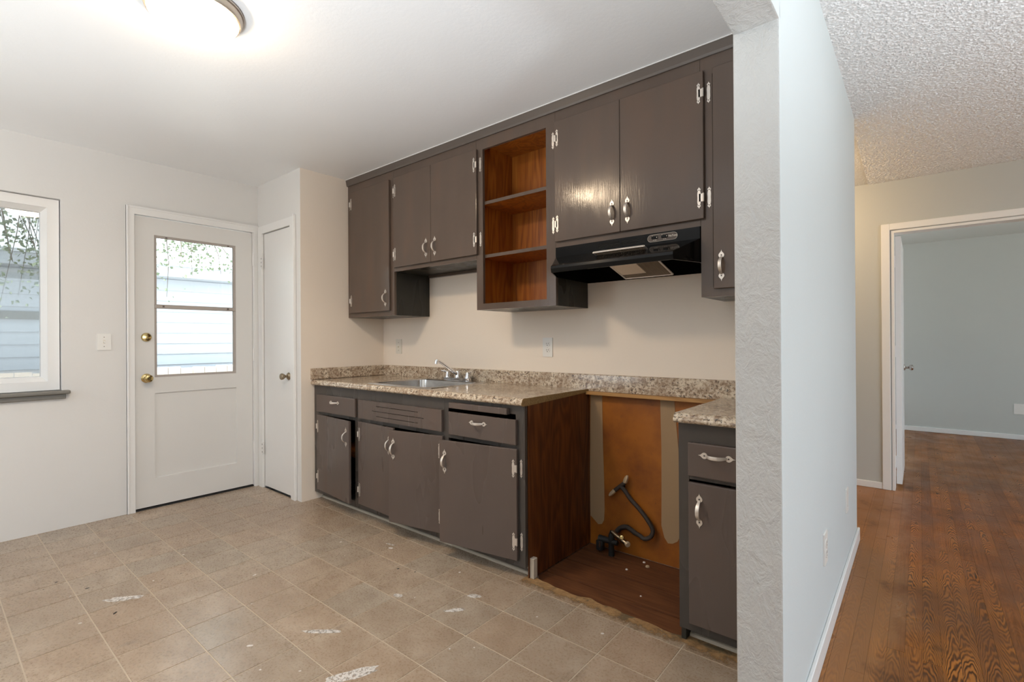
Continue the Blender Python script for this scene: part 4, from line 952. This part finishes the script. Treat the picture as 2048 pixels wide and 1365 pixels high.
# ------------------------------------------------------------------ outside
GD = struct('ground', M_ground, B(-30, 30, -30, 30, -0.45, -0.35), 'dry ground outside the house', 'ground')
NH = thing('neighbour_house', 'pale lap sided house wall beyond the kitchen window', 'house', (-8.0, 1.0, -0.35))
nx = -8.0
z = 0.42; k = 0
while z < 2.02:
    part('siding_board', M_siding, NH, lambda bm: prism(bm, [(nx+0.020, z), (nx+0.004, z+0.152), (nx-0.01, z+0.152), (nx-0.01, z)], 'y', -4.0, 6.0)); z += 0.146
part('house_core', M_siding, NH, B(nx-3.0, nx-0.0105, -3.98, 5.98, -0.35, 2.10))
part('grey_band', M_sill, NH, B(nx+0.021, nx+0.035, -3.9, 1.9, 1.44, 1.535))  # raised grey strip across part of the siding
part('fascia', M_siding, NH, B(nx+0.20, nx+0.23, -4.2, 6.2, 2.05, 2.20))
part('soffit', M_siding, NH, B(nx-0.0, nx+0.20, -4.2, 6.2, 2.10, 2.12))
part('roof', M_roof, NH, lambda bm: prism(bm, [(nx+0.26, 2.20), (nx+0.26, 2.225), (nx-3.2, 3.35), (nx-3.2, 3.3)], 'y', -4.2, 6.2))
FN = thing('wood_fence', 'low weathered vertical board fence in front of the neighbour house', 'fence', (-7.6, 1.0, -0.35))
y = -1.6
while y < 5.6:
    part('fence_board', M_fence, FN, B(-7.62, -7.60, y, y+0.137, -0.35, 0.83+rnd.uniform(-0.012, 0.012))); y += 0.143
part('rail', M_fence, FN, B(-7.66, -7.6205, -1.6, 5.6, 0.5, 0.58))
TR = thing('tree', 'leafy tree branch hanging outside the kitchen window and door', 'tree', (-6.6, -0.3, -0.35))
def branches(bm):
    tube(bm, smoothpts([(-6.7, -2.4, -0.35), (-6.68, -2.38, 1.0), (-6.6, -2.2, 2.2), (-6.5, -1.2, 3.0), (-6.4, 0.3, 3.15), (-6.4, 1.6, 2.9), (-6.4, 2.5, 2.45)], 6), [0.10]*14+[0.06]*10+[0.03]*8+[0.015]*5, 8)
part('trunk', M_bark, TR, branches, smooth=True)
def leaves(bm):
    R = random.Random(11)
    tw = []
    for k in range(120):
        a = Vector((-6.45+R.uniform(-.3, .3), R.uniform(-0.9, 2.3), R.uniform(2.4, 3.1))); drop = R.uniform(0.35, 1.45) if a.y < 0.9 else R.uniform(0.25, 0.95) if a.y < 1.9 else R.uniform(0.2, 0.6)
        tw.append((a, a + Vector((R.uniform(-.15, .15), R.uniform(-.25, .25), -drop))))
    for a, b in tw:
        tube(bm, [a, a.lerp(b, .5) + Vector((0.02, 0.02, 0)), b], [0.006, 0.004, 0.002], 4, 1)
        for j in range(40):
            p = a.lerp(b, R.random()) + Vector((R.gauss(0, .10), R.gauss(0, .10), R.gauss(0, .05)))
            d = Vector((R.gauss(0, 1), R.gauss(0, 1), -0.8)).normalized(); s_ = R.uniform(0.03, 0.055); e = d.orthogonal().normalized()
            e = Matrix.Rotation(R.uniform(0, 6.28), 3, d) @ e; nrm = d.cross(e)
            v = [bm.verts.new(q) for q in (p, p + d*s_*0.45 + e*s_*0.36 + nrm*0.006, p + d*s_, p + d*s_*0.45 - e*s_*0.36 + nrm*0.006, p + d*s_*0.5)]
            bm.faces.new((v[0], v[1], v[4])); bm.faces.new((v[1], v[2], v[4])); bm.faces.new((v[2], v[3], v[4])); bm.faces.new((v[3], v[0], v[4]))
lv = part('leaves', [M_leaf, M_bark], TR, leaves); lv['kind'] = 'stuff'
print('planks', np_)
